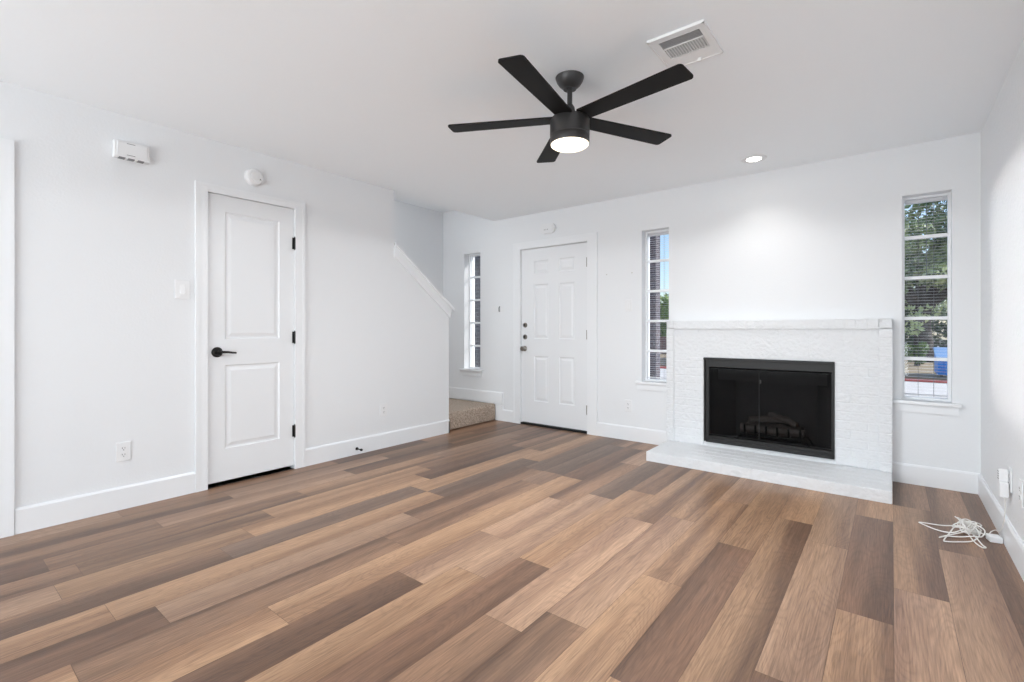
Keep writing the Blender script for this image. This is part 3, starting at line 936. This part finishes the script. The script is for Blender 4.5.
# ------------------------------------------------------------------ ceiling fan
FX, FYc = -1.333, 2.176
fan = thing('ceiling_fan', (FX, FYc, 2.07), 'black five blade ceiling fan with a glowing round light', 'ceiling fan')
tl = Matrix.Translation((FX, FYc, 0))
MB().lathe([(0, H), (0.075, H), (0.074, H - 0.006), (0.068, H - 0.022), (0.056, H - 0.040), (0.040, H - 0.054), (0.034, H - 0.058), (0.034, H - 0.063), (0, H - 0.063)], 40, tl).build('canopy', M['fan_black'], fan, smooth=True)
MB().lathe([(0, H - 0.06), (0.0135, H - 0.06), (0.0135, 2.25), (0, 2.25)], 20, tl).build('downrod', M['fan_black'], fan, smooth=True)
MB().lathe([(0, 2.296), (0.017, 2.296), (0.025, 2.282), (0.032, 2.248), (0.036, 2.218), (0, 2.218)], 28, tl).build('yoke_cover', M['fan_black'], fan, smooth=True)
MB().lathe([(0, 2.225), (0.085, 2.225), (0.100, 2.221), (0.104, 2.212), (0.104, 2.134), (0.1015, 2.131), (0.1015, 2.128), (0.1035, 2.125), (0.1035, 2.092), (0.1015, 2.088), (0, 2.088)], 56, tl).build('motor_housing', M['fan_black'], fan, smooth=True)
MB().lathe([(0.0995, 2.090), (0.0985, 2.084), (0.088, 2.076), (0.06, 2.069), (0, 2.066)], 48, tl, caps=False).build('light_lens', M['lens'], fan, smooth=True, label='glowing warm white light lens')
def blade(az):
    bm = bmesh.new()
    # outline in x (radial) / y (width): slightly wider at the tip, rounded corners
    r0, r1, w0, w1 = 0.085, 0.656, 0.050, 0.062
    outl = [(r0, -w0), (r1 - 0.018, -w1)]
    for i in range(1, 6):
        t = -math.pi / 2 + i * math.pi / 12
        outl.append((r1 - 0.018 + 0.018 * math.cos(t), -w1 + 0.018 + 0.018 * math.sin(t)))
    outl += [(r1, -w1 + .018), (r1, w1 - 0.018)]
    for i in range(1, 6):
        t = i * math.pi / 12
        outl.append((r1 - 0.018 + 0.018 * math.cos(t), w1 - 0.018 + 0.018 * math.sin(t)))
    outl += [(r1 - 0.018, w1), (r0, w0)]
    vs = [bm.verts.new((x, y, 0.0035)) for x, y in outl]
    fc = bm.faces.new(vs)
    r = bmesh.ops.extrude_face_region(bm, geom=[fc])
    bmesh.ops.translate(bm, verts=[g for g in r['geom'] if isinstance(g, bmesh.types.BMVert)], vec=(0, 0, -0.008))
    bmesh.ops.recalc_face_normals(bm, faces=list(bm.faces))
    mt = Matrix.Translation((FX, FYc, 2.222)) @ Matrix.Rotation(math.radians(az), 4, 'Z') @ Matrix.Rotation(math.radians(PITCH_A), 4, 'X')
    mb = MB(); mb.merge(bm, mt)
    bl = mb.build('blade', M['fan_blade'], fan)
    mb = MB()
    bm3 = bmesh.new(); bmesh.ops.create_cube(bm3, size=1.0)
    for v in bm3.verts: v.co = Vector((0.115 + v.co.x * 0.06, v.co.y * 0.060, 0.0045 + v.co.z * 0.006))
    mb.merge(bm3, mt); mb.build('blade_iron', M['fan_black'], bl)
PITCH_A = -6.0
for k in range(5):
    blade(207.6 + 72 * k)

light('fan_lamp_glow', 'SPOT', (FX, FYc, 2.045), 27, (0, 0, -1), (0.98, 0.98, 1.0), spot_size=math.radians(179), spot_blend=0.05, shadow_soft_size=0.09)
light('fan_lamp', 'AREA', (FX, FYc, 2.048), 27, (0, 0, -1), (0.93, 0.97, 1.0), shape='DISK', size=0.17)

# ------------------------------------------------------------------ ceiling vent
v = thing('ceiling_vent', (-0.755, 2.27, H), 'white metal air register in the ceiling above the fan blade', 'air vent')
va, vb, vc, vd = -0.885, -0.630, 2.118, 2.415
oa, ob, oc, od = -0.845, -0.662, 2.158, 2.322
zb = H - 0.010
mb = MB()
holed_slab(mb, lambda u, w, t: (u, w, t), va, vb, vc, vd, H - 0.0005, zb, [(oa, ob, oc, od)])
for (x0, x1, y0, y1) in ((va, vb, vc, vc + 0.008), (va, vb, vd - 0.008, vd), (va, va + 0.008, vc, vd), (vb - 0.008, vb, vc, vd)):
    mb.box(x0, x1, y0, y1, zb - 0.003, zb)
mb.build('vent_frame', M['vent'], v)
MB().box(oa, ob, oc, od, H - 0.0020, H - 0.0005).build('vent_throat', M['vent_dark'], v, label='shadowed grey duct')
mb = MB()
nn = 15
for k in range(nn):
    x = oa + (k + 0.5) * (ob - oa) / nn
    mb.prism([(x - 0.0050, 2.226, zb + 0.0060), (x + 0.0022, 2.226, zb - 0.0015), (x + 0.0050, 2.226, zb - 0.0015), (x - 0.0030, 2.226, zb + 0.0060)], (0, od - 2.226, 0))
mb.box(oa, ob, 2.222, 2.228, zb - 0.001, zb + 0.007)
mb.build('louver', M['vent'], v)
mb = MB()
for k in range(5):
    y = oc + 0.006 + k * 0.0125
    mb.prism([(oa, y, zb + 0.0005), (oa, y + 0.0012, zb + 0.0005), (oa, y + 0.0092, zb + 0.0065), (oa, y + 0.0080, zb + 0.0065)], (ob - oa, 0, 0))
mb.build('deflector', M['vent_dark'], v, label='grey angled deflector blades')
mb = MB(); mb.box(-0.74, -0.722, 2.385, 2.40, zb - 0.016, zb, 0.002)
mb.build('damper_lever', M['vent'], v)

# ------------------------------------------------------------------ downlight
dl = thing('downlight', (-0.842, 4.098, H), 'small round recessed ceiling light glowing above the fireplace', 'recessed light')
td = Matrix.Translation((-0.842, 4.098, 0))
MB().lathe([(0.052, H - 0.0005), (0.092, H - 0.0005), (0.090, H - 0.005), (0.058, H - 0.008), (0.052, H - 0.006)], 40, td, caps=False).build('trim_ring', M['trim'], dl, smooth=True)
MB().lathe([(0, H - 0.006), (0.056, H - 0.006), (0.056, H - 0.003), (0, H - 0.003)], 36, td).build('lens', M['downlens'], dl, smooth=True, label='glowing white lens')
light('downlight_lamp', 'SPOT', (-0.842, 4.098, H - 0.02), 14, (0, 0, -1), (1.0, 0.97, 0.93), spot_size=math.radians(125), spot_blend=1.0, shadow_soft_size=0.05)

# ------------------------------------------------------------------ wall devices
ROTL, ROTR, ROTB = math.radians(90), math.radians(-90), 0.0    # facing +x, -x, -y
def mloc(loc, rz): return Matrix.Translation(loc) @ Matrix.Rotation(rz, 4, 'Z')

# door chime box
c0 = thing('chime_box', (LX, 0.873, 2.163), 'white oblong door chime box high on the left wall', 'door chime')
mb = MB(); mb.box(LX + .0005, LX + 0.046, 0.785, 0.962, 2.163, 2.268, 0.004)
mb.build('housing', M['plastic'], c0)
mb = MB(); mb.box(LX + 0.044, LX + 0.050, 0.797, 0.950, 2.175, 2.258, 0.003)
mb.build('cover', M['plastic'], c0)
mb = MB()
for y in (0.807, 0.853, 0.901): mb.box(LX + 0.012, LX + 0.047, y, y + 0.032, 2.161, 2.1665)
mb.build('sound_slot', mat('chime_slot', (128, 128, 130)), c0, label='dark sound slots')
for z in (2.252, 2.182):
    MB().box(LX + 0.049, LX + 0.0508, 0.845, 0.887, z, z + 0.0025).build('seam', M['plastic_shade'], c0)

# smoke detector
sd = thing('smoke_detector', (LX, 1.612, 2.180), 'round white smoke detector above the two panel door', 'smoke detector')
ms = Matrix.Translation((LX + .0005, 1.612, 2.244)) @ Matrix.Rotation(math.radians(90), 4, 'Y')
MB().lathe([(0, 0), (0.066, 0), (0.066, 0.008), (0, 0.008)], 40, ms).build('base_plate', M['plastic'], sd, smooth=True)
MB().lathe([(0, 0.006), (0.062, 0.006), (0.061, 0.026), (0.055, 0.034), (0.040, 0.037), (0.038, 0.035), (0.030, 0.035), (0.028, 0.038), (0, 0.040)], 40, ms).build('cover', M['plastic'], sd, smooth=True)
mb = MB()
mb.lathe([(0, 0.032), (0.006, 0.032), (0.006, 0.037), (0, 0.037)], 14, Matrix.Translation((0, 0.036, -0.018)) if False else Matrix.Translation((LX, 1.612 + 0.036, 2.244 - 0.016)) @ Matrix.Rotation(math.radians(90), 4, 'Y'))
mb.build('test_button', M['plastic_shade'], sd, smooth=True, label='small dark test light')

# alarm sounder over the front door
al = thing('door_alarm', (-3.039, BY, 2.19), 'white rounded alarm sounder on the wall above the front door', 'alarm')
mb = MB()
def pill(w, h, y0, y1, cx, cz, seg=12):
    pts = []
    r = h / 2
    for i in range(seg + 1):
        t = -math.pi / 2 + math.pi * i / seg
        pts.append((cx + w / 2 - r + r * math.cos(t), y0, cz + r * math.sin(t)))
    for i in range(seg + 1):
        t = math.pi / 2 + math.pi * i / seg
        pts.append((cx - w / 2 + r + r * math.cos(t), y0, cz + r * math.sin(t)))
    return MB().prism(pts, (0, y1 - y0, 0))
pill(0.205, 0.112, BY - 0.026, BY - 0.0005, -3.035, 2.242).build('housing', M['plastic'], al, smooth=True)
pill(0.165, 0.082, BY - 0.031, BY - 0.025, -3.035, 2.242).build('cover', M['plastic'], al, smooth=True)
mb = MB()
for k in range(3): mb.box(-3.072 + k * 0.022, -3.063 + k * 0.022, BY - 0.0325, BY - 0.030, 2.222, 2.236)
mb.build('sound_slot', mat('pale_slot', (176, 176, 176)), al)

# wall switch: built facing -y at the origin, then set on its wall
def make_switch(loc, rz, label, w=0.074, h=0.118):
    t = thing('light_switch', loc, label, 'light switch')
    m = mloc(loc, rz)
    MB().box(-w / 2, w / 2, -0.008, -0.0005, 0, h, 0.0025).xform(m).build('wall_plate', M['plastic'], t)
    mb = MB(); mb.box(-0.0165, 0.0165, -0.0085, -0.006, h / 2 - 0.034, h / 2 + 0.034, 0.001)
    mb.xform(m).build('bezel', M['plastic'], t)
    mb = MB(); mb.prism([(-0.0145, -0.008, h / 2 - 0.031), (-0.0145, -0.0140, h / 2 - 0.031), (-0.0145, -0.0087, h / 2 + 0.031), (-0.0145, -0.006, h / 2 + 0.031)], (0.029, 0, 0))
    mb.xform(m).build('rocker', M['plastic'], t)
    return t
make_switch((LX, 1.153, 1.316), ROTL, 'white rocker light switch left of the two panel door', 0.088, 0.124)
make_switch((-2.066, BY, 1.290), ROTB, 'white light switch left of the middle slim window', 0.074, 0.116)

def make_outlet(loc, rz, label):
    t = thing('wall_outlet', loc, label, 'wall outlet', 'duplex wall outlets near the floor')
    m = mloc(loc, rz)
    MB().box(-0.037, 0.037, -0.0065, -0.0005, 0, 0.118, 0.0025).xform(m).build('wall_plate', M['plastic'], t)
    for s in (0.0395, 0.0785):
        mb = MB(); mb.lathe([(0, 0), (0.0168, 0), (0.0165, 0.0025), (0, 0.0025)], 24, Matrix.Translation((0, -0.006, s)) @ rx90)
        rc = mb.xform(m).build('receptacle', M['plastic'], t, smooth=True)
        mb = MB()
        mb.box(-0.0078, -0.0052, -0.0091, -0.0078, s - 0.002, s + 0.0075)
        mb.box(0.0052, 0.0078, -0.0091, -0.0078, s - 0.001, s + 0.0065)
        mb.lathe([(0, 0), (0.0028, 0), (0.0028, 0.0013), (0, 0.0013)], 10, Matrix.Translation((0, -0.0078, s - 0.0085)) @ rx90)
        mb.xform(m).build('socket_slots', M['plastic_shade'], rc)
    return t
o1 = make_outlet((LX, 0.838, 0.296), ROTL, 'white wall outlet left of the two panel door')
dup(o1, (LX, 2.778, 0.296), None, 'white wall outlet between the two panel door and stairs')
def outlet_at(loc, rz, label):
    r = make_outlet(loc, rz, label); return r
outlet_at((-2.068, BY, 0.285), ROTB, 'white wall outlet right of the front door')
oR = outlet_at((RX, 3.445, 0.300), ROTR, 'white wall outlet on the right wall holding a plugged in adapter')
outlet_at((RX, 3.185, 0.300), ROTR, 'white wall outlet on the right wall nearest the viewpoint')

# plug-in adapter in the right wall outlet
ad = thing('power_adapter', (RX - 0.010, 3.445, 0.268), 'white plug in power adapter on the right wall outlet', 'power adapter')
mb = MB(); mb.box(RX - 0.045, RX - 0.0105, 3.416, 3.474, 0.268, 0.345, 0.005)
mb.build('housing', M['plastic'], ad)
mb = MB(); mb.box(RX - 0.046, RX - 0.0105, 3.428, 3.462, 0.345, 0.405, 0.004)
mb.build('plug_head', M['plastic'], ad)
mb = MB()
for k in range(4): mb.box(RX - 0.047, RX - 0.0455, 3.434, 3.456, 0.355 + k * 0.012, 0.359 + k * 0.012)
mb.build('vent_slot', M['plastic_shade'], ad)

# thermostat-like bracket by the stair window, and screw holes left in the wall
mk = thing('wall_hook', (-3.745, BY, 1.31), 'tiny white plate with a grey hook between stair window and door', 'wall hook')
MB().box(-3.86, -3.70, BY - 0.004, BY - 0.0005, 1.318, 1.39, 0.0015).build('plate', M['plastic'], mk)
mb = MB(); mb.tube([(-3.742, BY - 0.004, 1.385), (-3.742, BY - 0.020, 1.372), (-3.742, BY - 0.020, 1.335), (-3.742, BY - 0.012, 1.325)], 0.006, 8)
mb.build('hook', mat('grey_hook', (120, 120, 122), 0.4), mk, smooth=True)
for (sx, sz, lb) in ((-2.309, 1.675, 'small anchor screw in the wall right of the front door'), (-2.031, 1.674, 'small anchor screw in the wall beside the middle slim window')):
    mb = MB(); mb.lathe([(0, 0), (0.007, 0), (0.006, 0.003), (0.002, 0.004), (0.002, 0.0025), (0, 0.0025)], 14, Matrix.Translation((sx, BY - 0.0003, sz)) @ rx90)
    mb.build('wall_anchor', mat('pale_anchor', (196, 194, 190), 0.6), smooth=True, label=lb, cat='screw', group='screws left in the back wall')

# door stop on the left baseboard
ds = thing('door_stop', (LX + BT, 2.485, 0.045), 'small black door stop screwed to the left baseboard', 'door stop')
my90 = Matrix.Translation((LX + BT, 2.485, 0.052)) @ Matrix.Rotation(math.radians(90), 4, 'Y')
MB().lathe([(0, 0), (0.014, 0), (0.013, 0.006), (0.006, 0.010), (0, 0.010)], 18, my90).build('base', M['black'], ds, smooth=True)
MB().lathe([(0, 0.008), (0.0048, 0.008), (0.0048, 0.062), (0, 0.062)], 12, my90).build('stem', M['black'], ds, smooth=True)
MB().lathe([(0, 0.060), (0.0095, 0.060), (0.011, 0.066), (0.0095, 0.076), (0, 0.078)], 16, my90).build('bumper', M['rubber'], ds, smooth=True)

# tangled white cord with a power brick
def smooth_path(ctrl, n=10):
    pts = [Vector(p) for p in ctrl]
    out = []
    for i in range(len(pts) - 1):
        p0, p1, p2, p3 = pts[max(i - 1, 0)], pts[i], pts[i + 1], pts[min(i + 2, len(pts) - 1)]
        for k in range(n):
            t = k / n
            out.append(0.5 * ((2 * p1) + (-p0 + p2) * t + (2 * p0 - 5 * p1 + 4 * p2 - p3) * t * t + (-p0 + 3 * p1 - 3 * p2 + p3) * t ** 3))
    out.append(pts[-1])
    return out
r_ = 0.0032
cd = thing('tangled_cord', (0.32, 3.58, 0.0), 'tangled white cable and small white box on the floor by the right wall', 'cable')
z0 = r_ + 0.0005
path = [(0.403, 3.555, 0.016), (0.37, 3.60, z0 + .012), (0.30, 3.64, z0 + .014), (0.22, 3.635, z0), (0.13, 3.618, z0), (0.135, 3.595, z0), (0.20, 3.535, z0), (0.255, 3.51, z0 + .01),
        (0.30, 3.56, z0 + .022), (0.335, 3.63, z0 + .03), (0.345, 3.70, z0 + .035), (0.325, 3.735, z0 + .03), (0.305, 3.70, z0 + .024), (0.32, 3.62, z0 + .018), (0.345, 3.52, z0 + .012),
        (0.365, 3.44, z0), (0.375, 3.405, z0), (0.358, 3.40, z0), (0.335, 3.45, z0 + .006), (0.318, 3.54, z0 + .016), (0.30, 3.60, z0 + .026), (0.27, 3.58, z0 + .02), (0.245, 3.50, z0 + .008),
        (0.216, 3.395, z0), (0.222, 3.375, z0), (0.27, 3.405, z0), (0.33, 3.455, z0 + .004), (0.365, 3.53, z0 + .020), (0.36, 3.61, z0 + .03), (0.39, 3.70, z0 + .02), (0.376, 3.735, z0 + .02), (0.35, 3.69, z0 + .014),
        (0.33, 3.58, z0 + .030), (0.29, 3.55, z0 + .034), (0.262, 3.575, z0 + .024), (0.285, 3.63, z0 + .03), (0.34, 3.655, z0 + .04), (0.39, 3.60, z0 + .03), (0.372, 3.52, z0 + .016),
        (0.34, 3.49, z0 + .02), (0.29, 3.475, z0 + .008), (0.235, 3.465, z0), (0.205, 3.43, z0)]
rq = random.Random(4)
for k in range(26):
    a_ = k * 2.1 + rq.uniform(-.5, .5); q_ = rq.uniform(0.35, 1.0)
    path.append((0.325 + 0.062 * q_ * math.cos(a_), 3.62 + 0.125 * q_ * math.sin(a_), z0 + 0.006 + rq.uniform(0, 0.042)))
MB().tube(smooth_path(path), r_, 8).build('cord', M['cord'], cd, smooth=True)
path2 = [(0.405, 3.575, 0.016), (0.42, 3.64, z0 + .014), (0.445, 3.70, z0 + .010), (0.449, 3.62, z0 + .03), (0.4505, 3.52, 0.10), (0.4505, 3.455, 0.20), (0.447, 3.445, 0.266)]
MB().tube(smooth_path(path2), 0.0026, 8).build('supply_cord', M['cord'], cd, smooth=True)
mbx = MB().box(-0.022, 0.030, -0.028, 0.028, 0.0005, 0.030, 0.004)
mbx.xform(Matrix.Translation((0.418, 3.545, 0)) @ Matrix.Rotation(math.radians(12), 4, 'Z')).build('power_brick', M['plastic'], cd, label='small white box')

# ------------------------------------------------------------------ mini blinds in the middle and right window
def blinds(n, label):
    a, b = WIN[n]
    a += 0.017; b -= 0.017
    y = GY + 0.003
    t = thing('mini_blind', ((a + b) / 2, y, WZ0), label, 'blind', 'mini blinds')
    MB().box(a, b, y - 0.014, y + 0.014, WZ1 - 0.042, WZ1 - 0.016, 0.002).build('headrail', M['slat'], t)
    mb = MB()
    z = WZ0 + 0.055
    sp = 0.0215
    while z < WZ1 - 0.06:
        for s in (-1, 1):
            mb.quad((a + 0.004, y + s * 0.0080, z - 0.0008), (b - 0.004, y + s * 0.0080, z - 0.0008), (b - 0.004, y, z + 0.0006), (a + 0.004, y, z + 0.0006))
        z += sp
    bmesh.ops.remove_doubles(mb.bm, verts=list(mb.bm.verts), dist=1e-5)
    mb.build('slats', M['slat'], t)
    MB().box(a, b, y - 0.012, y + 0.012, WZ0 + 0.026, WZ0 + 0.038, 0.002).build('bottom_rail', M['slat'], t)
    for u in (0.32, 0.69):
        x = a + (b - a) * u
        mb = MB()
        for s in (-1, 1): mb.tube([(x, y + s * 0.012, WZ0 + 0.02), (x, y + s * 0.012, WZ1 - 0.02)], 0.0009, 5)
        mb.build('ladder_cord', mat('cord_grey', (120, 122, 126), 0.7), t)
    mb = MB(); x = a + (b - a) * 0.52
    mb.tube([(x, y - 0.0145, WZ1 - 0.05), (x, y - 0.0145, WZ1 - 0.60)], 0.0018, 6)
    mb.build('tilt_wand', mat('wand_grey', (110, 116, 124), 0.3), t)
blinds(2, 'white mini blind with open slats in the middle slim window')
blinds(3, 'white mini blind with open slats in the right slim window')

# ------------------------------------------------------------------ outdoors
GZ = -0.40
mb = MB(); mb.box(-60, 60, 4.70, 90, GZ - 0.3, GZ)
mb.build('ground', M['concrete'], kind='structure', label='sunlit pale pavement outside the windows', cat='ground')
mb = MB(); mb.box(SX - 1.2, RX + 1.5, OUT + 0.002, 6.45, GZ, -0.06)
mb.build('porch_slab', M['concrete'], kind='structure', label='concrete porch slab outside the front door', cat='porch')
mb = MB(); mb.box(-3.44, -3.18, 8.0, 8.2, GZ, 3.0)
mb.build('porch_post', M['shade_brick'], label='shaded dark brick post outside the middle slim window', cat='post')
mb = MB(); mb.box(-7.6, -4.75, 6.2, 6.5, GZ, 3.0)
mb.build('wing_wall', M['shade_brick'], kind='structure', label='shaded brick wall outside the stair window', cat='wall')
mb = MB(); mb.box(-40, 40, 17.95, 18.22, GZ, GZ + 0.06, 0.02)
mb.build('red_curb', M['red_paint'], kind='structure', label='red painted curb across the pavement outside', cat='curb')
mb = MB(); mb.box(-40, 40, 18.35, 40, GZ - 0.1, GZ + 0.10)
mb.build('verge', M['lawn'], kind='structure', label='dry ground beyond the red curb', cat='ground')
mb = MB(); mb.box(-16, -7.5, 27.0, 27.25, GZ + 0.1, 0.66)
mb.build('low_brick_wall', brick_mat('red_brick_wall', (150, 104, 94), (136, 96, 88), (176, 160, 150)), label='low red brick wall behind the pavement outside the middle window', cat='garden wall')

# dumpster
dz0 = GZ + 0.10
du = thing('dumpster', (2.1, 19.7, dz0), 'bright blue dumpster outside the right slim window', 'dumpster')
mb = MB()
mb.prism([(1.06, 18.85, dz0 + 0.060), (1.06, 20.3, dz0 + 0.060), (1.06, 20.3, dz0 + 0.647), (1.06, 18.70, dz0 + 0.515)], (2.1, 0, 0))
for k in range(5):
    x = 1.2 + k * 0.44
    mb.prism([(x, 18.80, dz0 + 0.060), (x + 0.07, 18.80, dz0 + 0.060), (x + 0.07, 18.65, dz0 + 0.502), (x, 18.65, dz0 + 0.502)], (0, 0.08, 0))
mb.box(1.02, 3.20, 18.64, 18.74, dz0 + 0.488, dz0 + 0.528)
mb.build('bin_body', M['blue_bin'], du)
mb = MB(); mb.prism([(1.02, 18.62, dz0 + 0.528), (1.02, 20.34, dz0 + 0.805), (1.02, 20.34, dz0 + 0.832), (1.02, 18.62, dz0 + 0.554)], (2.18, 0, 0))
mb.prism([(1.06, 18.75, dz0 + 0.528), (1.06, 20.3, dz0 + 0.647), (1.06, 20.3, dz0 + 0.799)], (2.1, 0, 0))
mb.build('lid', M['blue_lid'], du, label='pale blue lid')
for x, y in ((1.15, 19.0), (3.05, 19.0), (1.15, 20.15), (3.05, 20.15)):
    mb = MB(); mb.lathe([(0, -0.03), (0.045, -0.03), (0.05, 0), (0.045, 0.03), (0, 0.03)], 16, Matrix.Translation((x, y, dz0 + 0.050)) @ Matrix.Rotation(math.radians(90), 4, 'Y'))
    mb.build('wheel', M['rubber'], du, smooth=True)

# trees
def leaf_mesh(name, parent, material, blobs, n, size, seed, **kw):
    """a crown of single leaf sprays scattered through overlapping clumps"""
    rn = random.Random(seed)
    vol = [b[3] * b[4] * b[5] for b in blobs]
    tot = sum(vol)
    verts, faces, tones = [], [], []
    org = Vector(parent['_org']) if parent else Vector((0, 0, 0))
    for (cx, cy, cz, rx, ry, rz, tone), vv in zip(blobs, vol):
        for _ in range(int(n * vv / tot)):
            while True:
                p = Vector((rn.uniform(-1, 1), rn.uniform(-1, 1), rn.uniform(-1, 1)))
                if 0.35 < p.length < 1: break
            p = p.normalized() * (p.length ** 0.5)
            c = Vector((cx + p.x * rx, cy + p.y * ry, cz + p.z * rz)) - org
            u = Vector((rn.gauss(0, 1), rn.gauss(0, 1), rn.gauss(0, 0.7))).normalized()
            w = u.orthogonal().normalized()
            w = (Matrix.Rotation(rn.uniform(0, 6.28), 3, u) @ w)
            x = u.cross(w)
            s = size * rn.uniform(0.6, 1.4)
            i = len(verts)
            verts += [c - x * s, c - w * s * 0.45, c + x * s, c + w * s * 0.45]
            faces.append((i, i + 1, i + 2, i + 3))
            tones.append(min(1, max(0, tone + rn.gauss(0, 0.2))))
    me = bpy.data.meshes.new(name)
    me.from_pydata([tuple(v) for v in verts], [], faces)
    at = me.attributes.new('rnd', 'FLOAT', 'FACE')
    at.data.foreach_set('value', tones)
    me.materials.append(material)
    o = bpy.data.objects.new(name, me); COL.objects.link(o)
    if parent: o.parent = parent
    for k, v in kw.items(): o[k] = v
    return o

TZ = GZ + 0.10
tr = thing('oak_tree', (1.10, 27.0, TZ), 'big green oak tree with a dark forked trunk outside the right slim window', 'tree', 'trees outside the windows')
mb = MB()
mb.tube([(1.15, 27, TZ - 0.05), (1.08, 27, TZ + 0.5), (1.02, 27, TZ + 1.4), (1.00, 27, TZ + 2.2)], [0.42, 0.34, 0.30, 0.30], 14)
for tip, rr in (((-0.6, 26.6, 4.6), 0.15), ((2.3, 27.3, 4.3), 0.17), ((0.9, 27.6, 5.6), 0.14), ((3.0, 26.4, 3.4), 0.10), ((-1.3, 27.5, 3.6), 0.10)):
    s = Vector((1.0, 27, TZ + 2.1)); e = Vector(tip)
    pts = [s.lerp(e, k / 5) + Vector((0, 0, 0.22 * math.sin(k / 5 * math.pi))) for k in range(6)]
    mb.tube(pts, [0.22 + (rr * 0.4 - 0.22) * k / 5 for k in range(6)], 10)
mb.build('trunk', M['bark'], tr, smooth=True)
rn = random.Random(5)
blobs = []
for _ in range(60):
    th, ph = rn.uniform(0, 6.28), rn.uniform(0.15, 1.0)
    r = rn.uniform(0.3, 1.0)
    blobs.append((1.1 + 3.7 * r * math.cos(th), 27 + 3.2 * r * math.sin(th), 2.6 + 4.6 * (1 - r * 0.55) * ph, rn.uniform(.5, 1.0), rn.uniform(.5, 1.0), rn.uniform(.35, .7), rn.uniform(0.15, 0.75)))
for gx in range(7):
    for gz in range(4):
        blobs.append((-0.9 + gx * 0.72 + rn.uniform(-.2, .2), 27.6 + rn.uniform(-.6, .8), 3.4 + gz * 1.0 + rn.uniform(-.2, .2), .62, .6, .6, rn.uniform(.1, .7)))
for (x, y, z, tn) in ((0.45, 24.6, 1.75, .95), (0.85, 24.3, 1.45, .98), (1.15, 24.5, 1.75, .9), (0.62, 24.2, 1.15, .95), (1.8, 24.8, 1.9, .8), (0.1, 24.9, 2.2, .8)):  # low clumps get the brightest leaf tone, painting sunlight on them
    blobs.append((x, y, z, .38, .38, .28, tn))
leaf_mesh('foliage', tr, M['leaf'], blobs, 34000, 0.10, 8)

# dark trees and bushes behind
def bush(name, x, y, rx, ry, h, material, n, seed, label, size=0.11, grp='shrubs and trees beyond the pavement', cat='bush'):
    t = thing(name, (x, y, TZ), label, cat, grp)
    mb = MB()
    for k in range(4):
        q = random.Random(seed + k)
        mb.tube([(x + q.uniform(-.1, .1), y, TZ - 0.03), (x + q.uniform(-.4, .4) * rx, y + q.uniform(-.3, .3), TZ + h * 0.6)], [0.05, 0.02], 7)
    mb.build('stem', M['bark'], t)
    q = random.Random(seed)
    bl = [(x + q.uniform(-.7, .7) * rx, y + q.uniform(-.6, .6) * ry, TZ + h * q.uniform(.25, .82), rx * .5, ry * .5, h * .24, q.uniform(.1, .8)) for _ in range(12)]
    leaf_mesh('foliage', t, material, bl, n, size, seed)
    return t
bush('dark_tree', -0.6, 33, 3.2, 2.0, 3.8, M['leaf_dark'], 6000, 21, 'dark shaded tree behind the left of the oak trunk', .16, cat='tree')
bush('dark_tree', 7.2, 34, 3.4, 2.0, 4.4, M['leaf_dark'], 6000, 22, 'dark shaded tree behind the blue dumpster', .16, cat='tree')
bush('green_bush', 0.72, 24.0, 0.34, 0.34, 0.95, M['leaf_bush'], 900, 23, 'small bright green bush left of the blue dumpster', .06)
bush('round_tree', -11.2, 29.6, 1.9, 1.5, 3.5, M['leaf_bush'], 5000, 24, 'green tree outside the middle slim window', .11, cat='tree')
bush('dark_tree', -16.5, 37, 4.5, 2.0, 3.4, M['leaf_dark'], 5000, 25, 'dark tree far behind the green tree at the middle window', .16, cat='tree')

# a far line of trees closing the view
rn = random.Random(77)
blobs = []
for k in range(40):
    x = -75 + k * 3.0
    blobs.append((x + rn.uniform(-1, 1), 58 + rn.uniform(-2, 2), GZ + rn.uniform(1.2, 2.0), 2.4, 1.6, rn.uniform(1.4, 2.4), rn.uniform(.2, .7)))
tl_ = leaf_mesh('treeline', None, M['leaf_dark'], blobs, 16000, 0.30, 31)
tag(tl_, 'far line of dark green trees on the horizon outside', 'trees', kind='stuff')
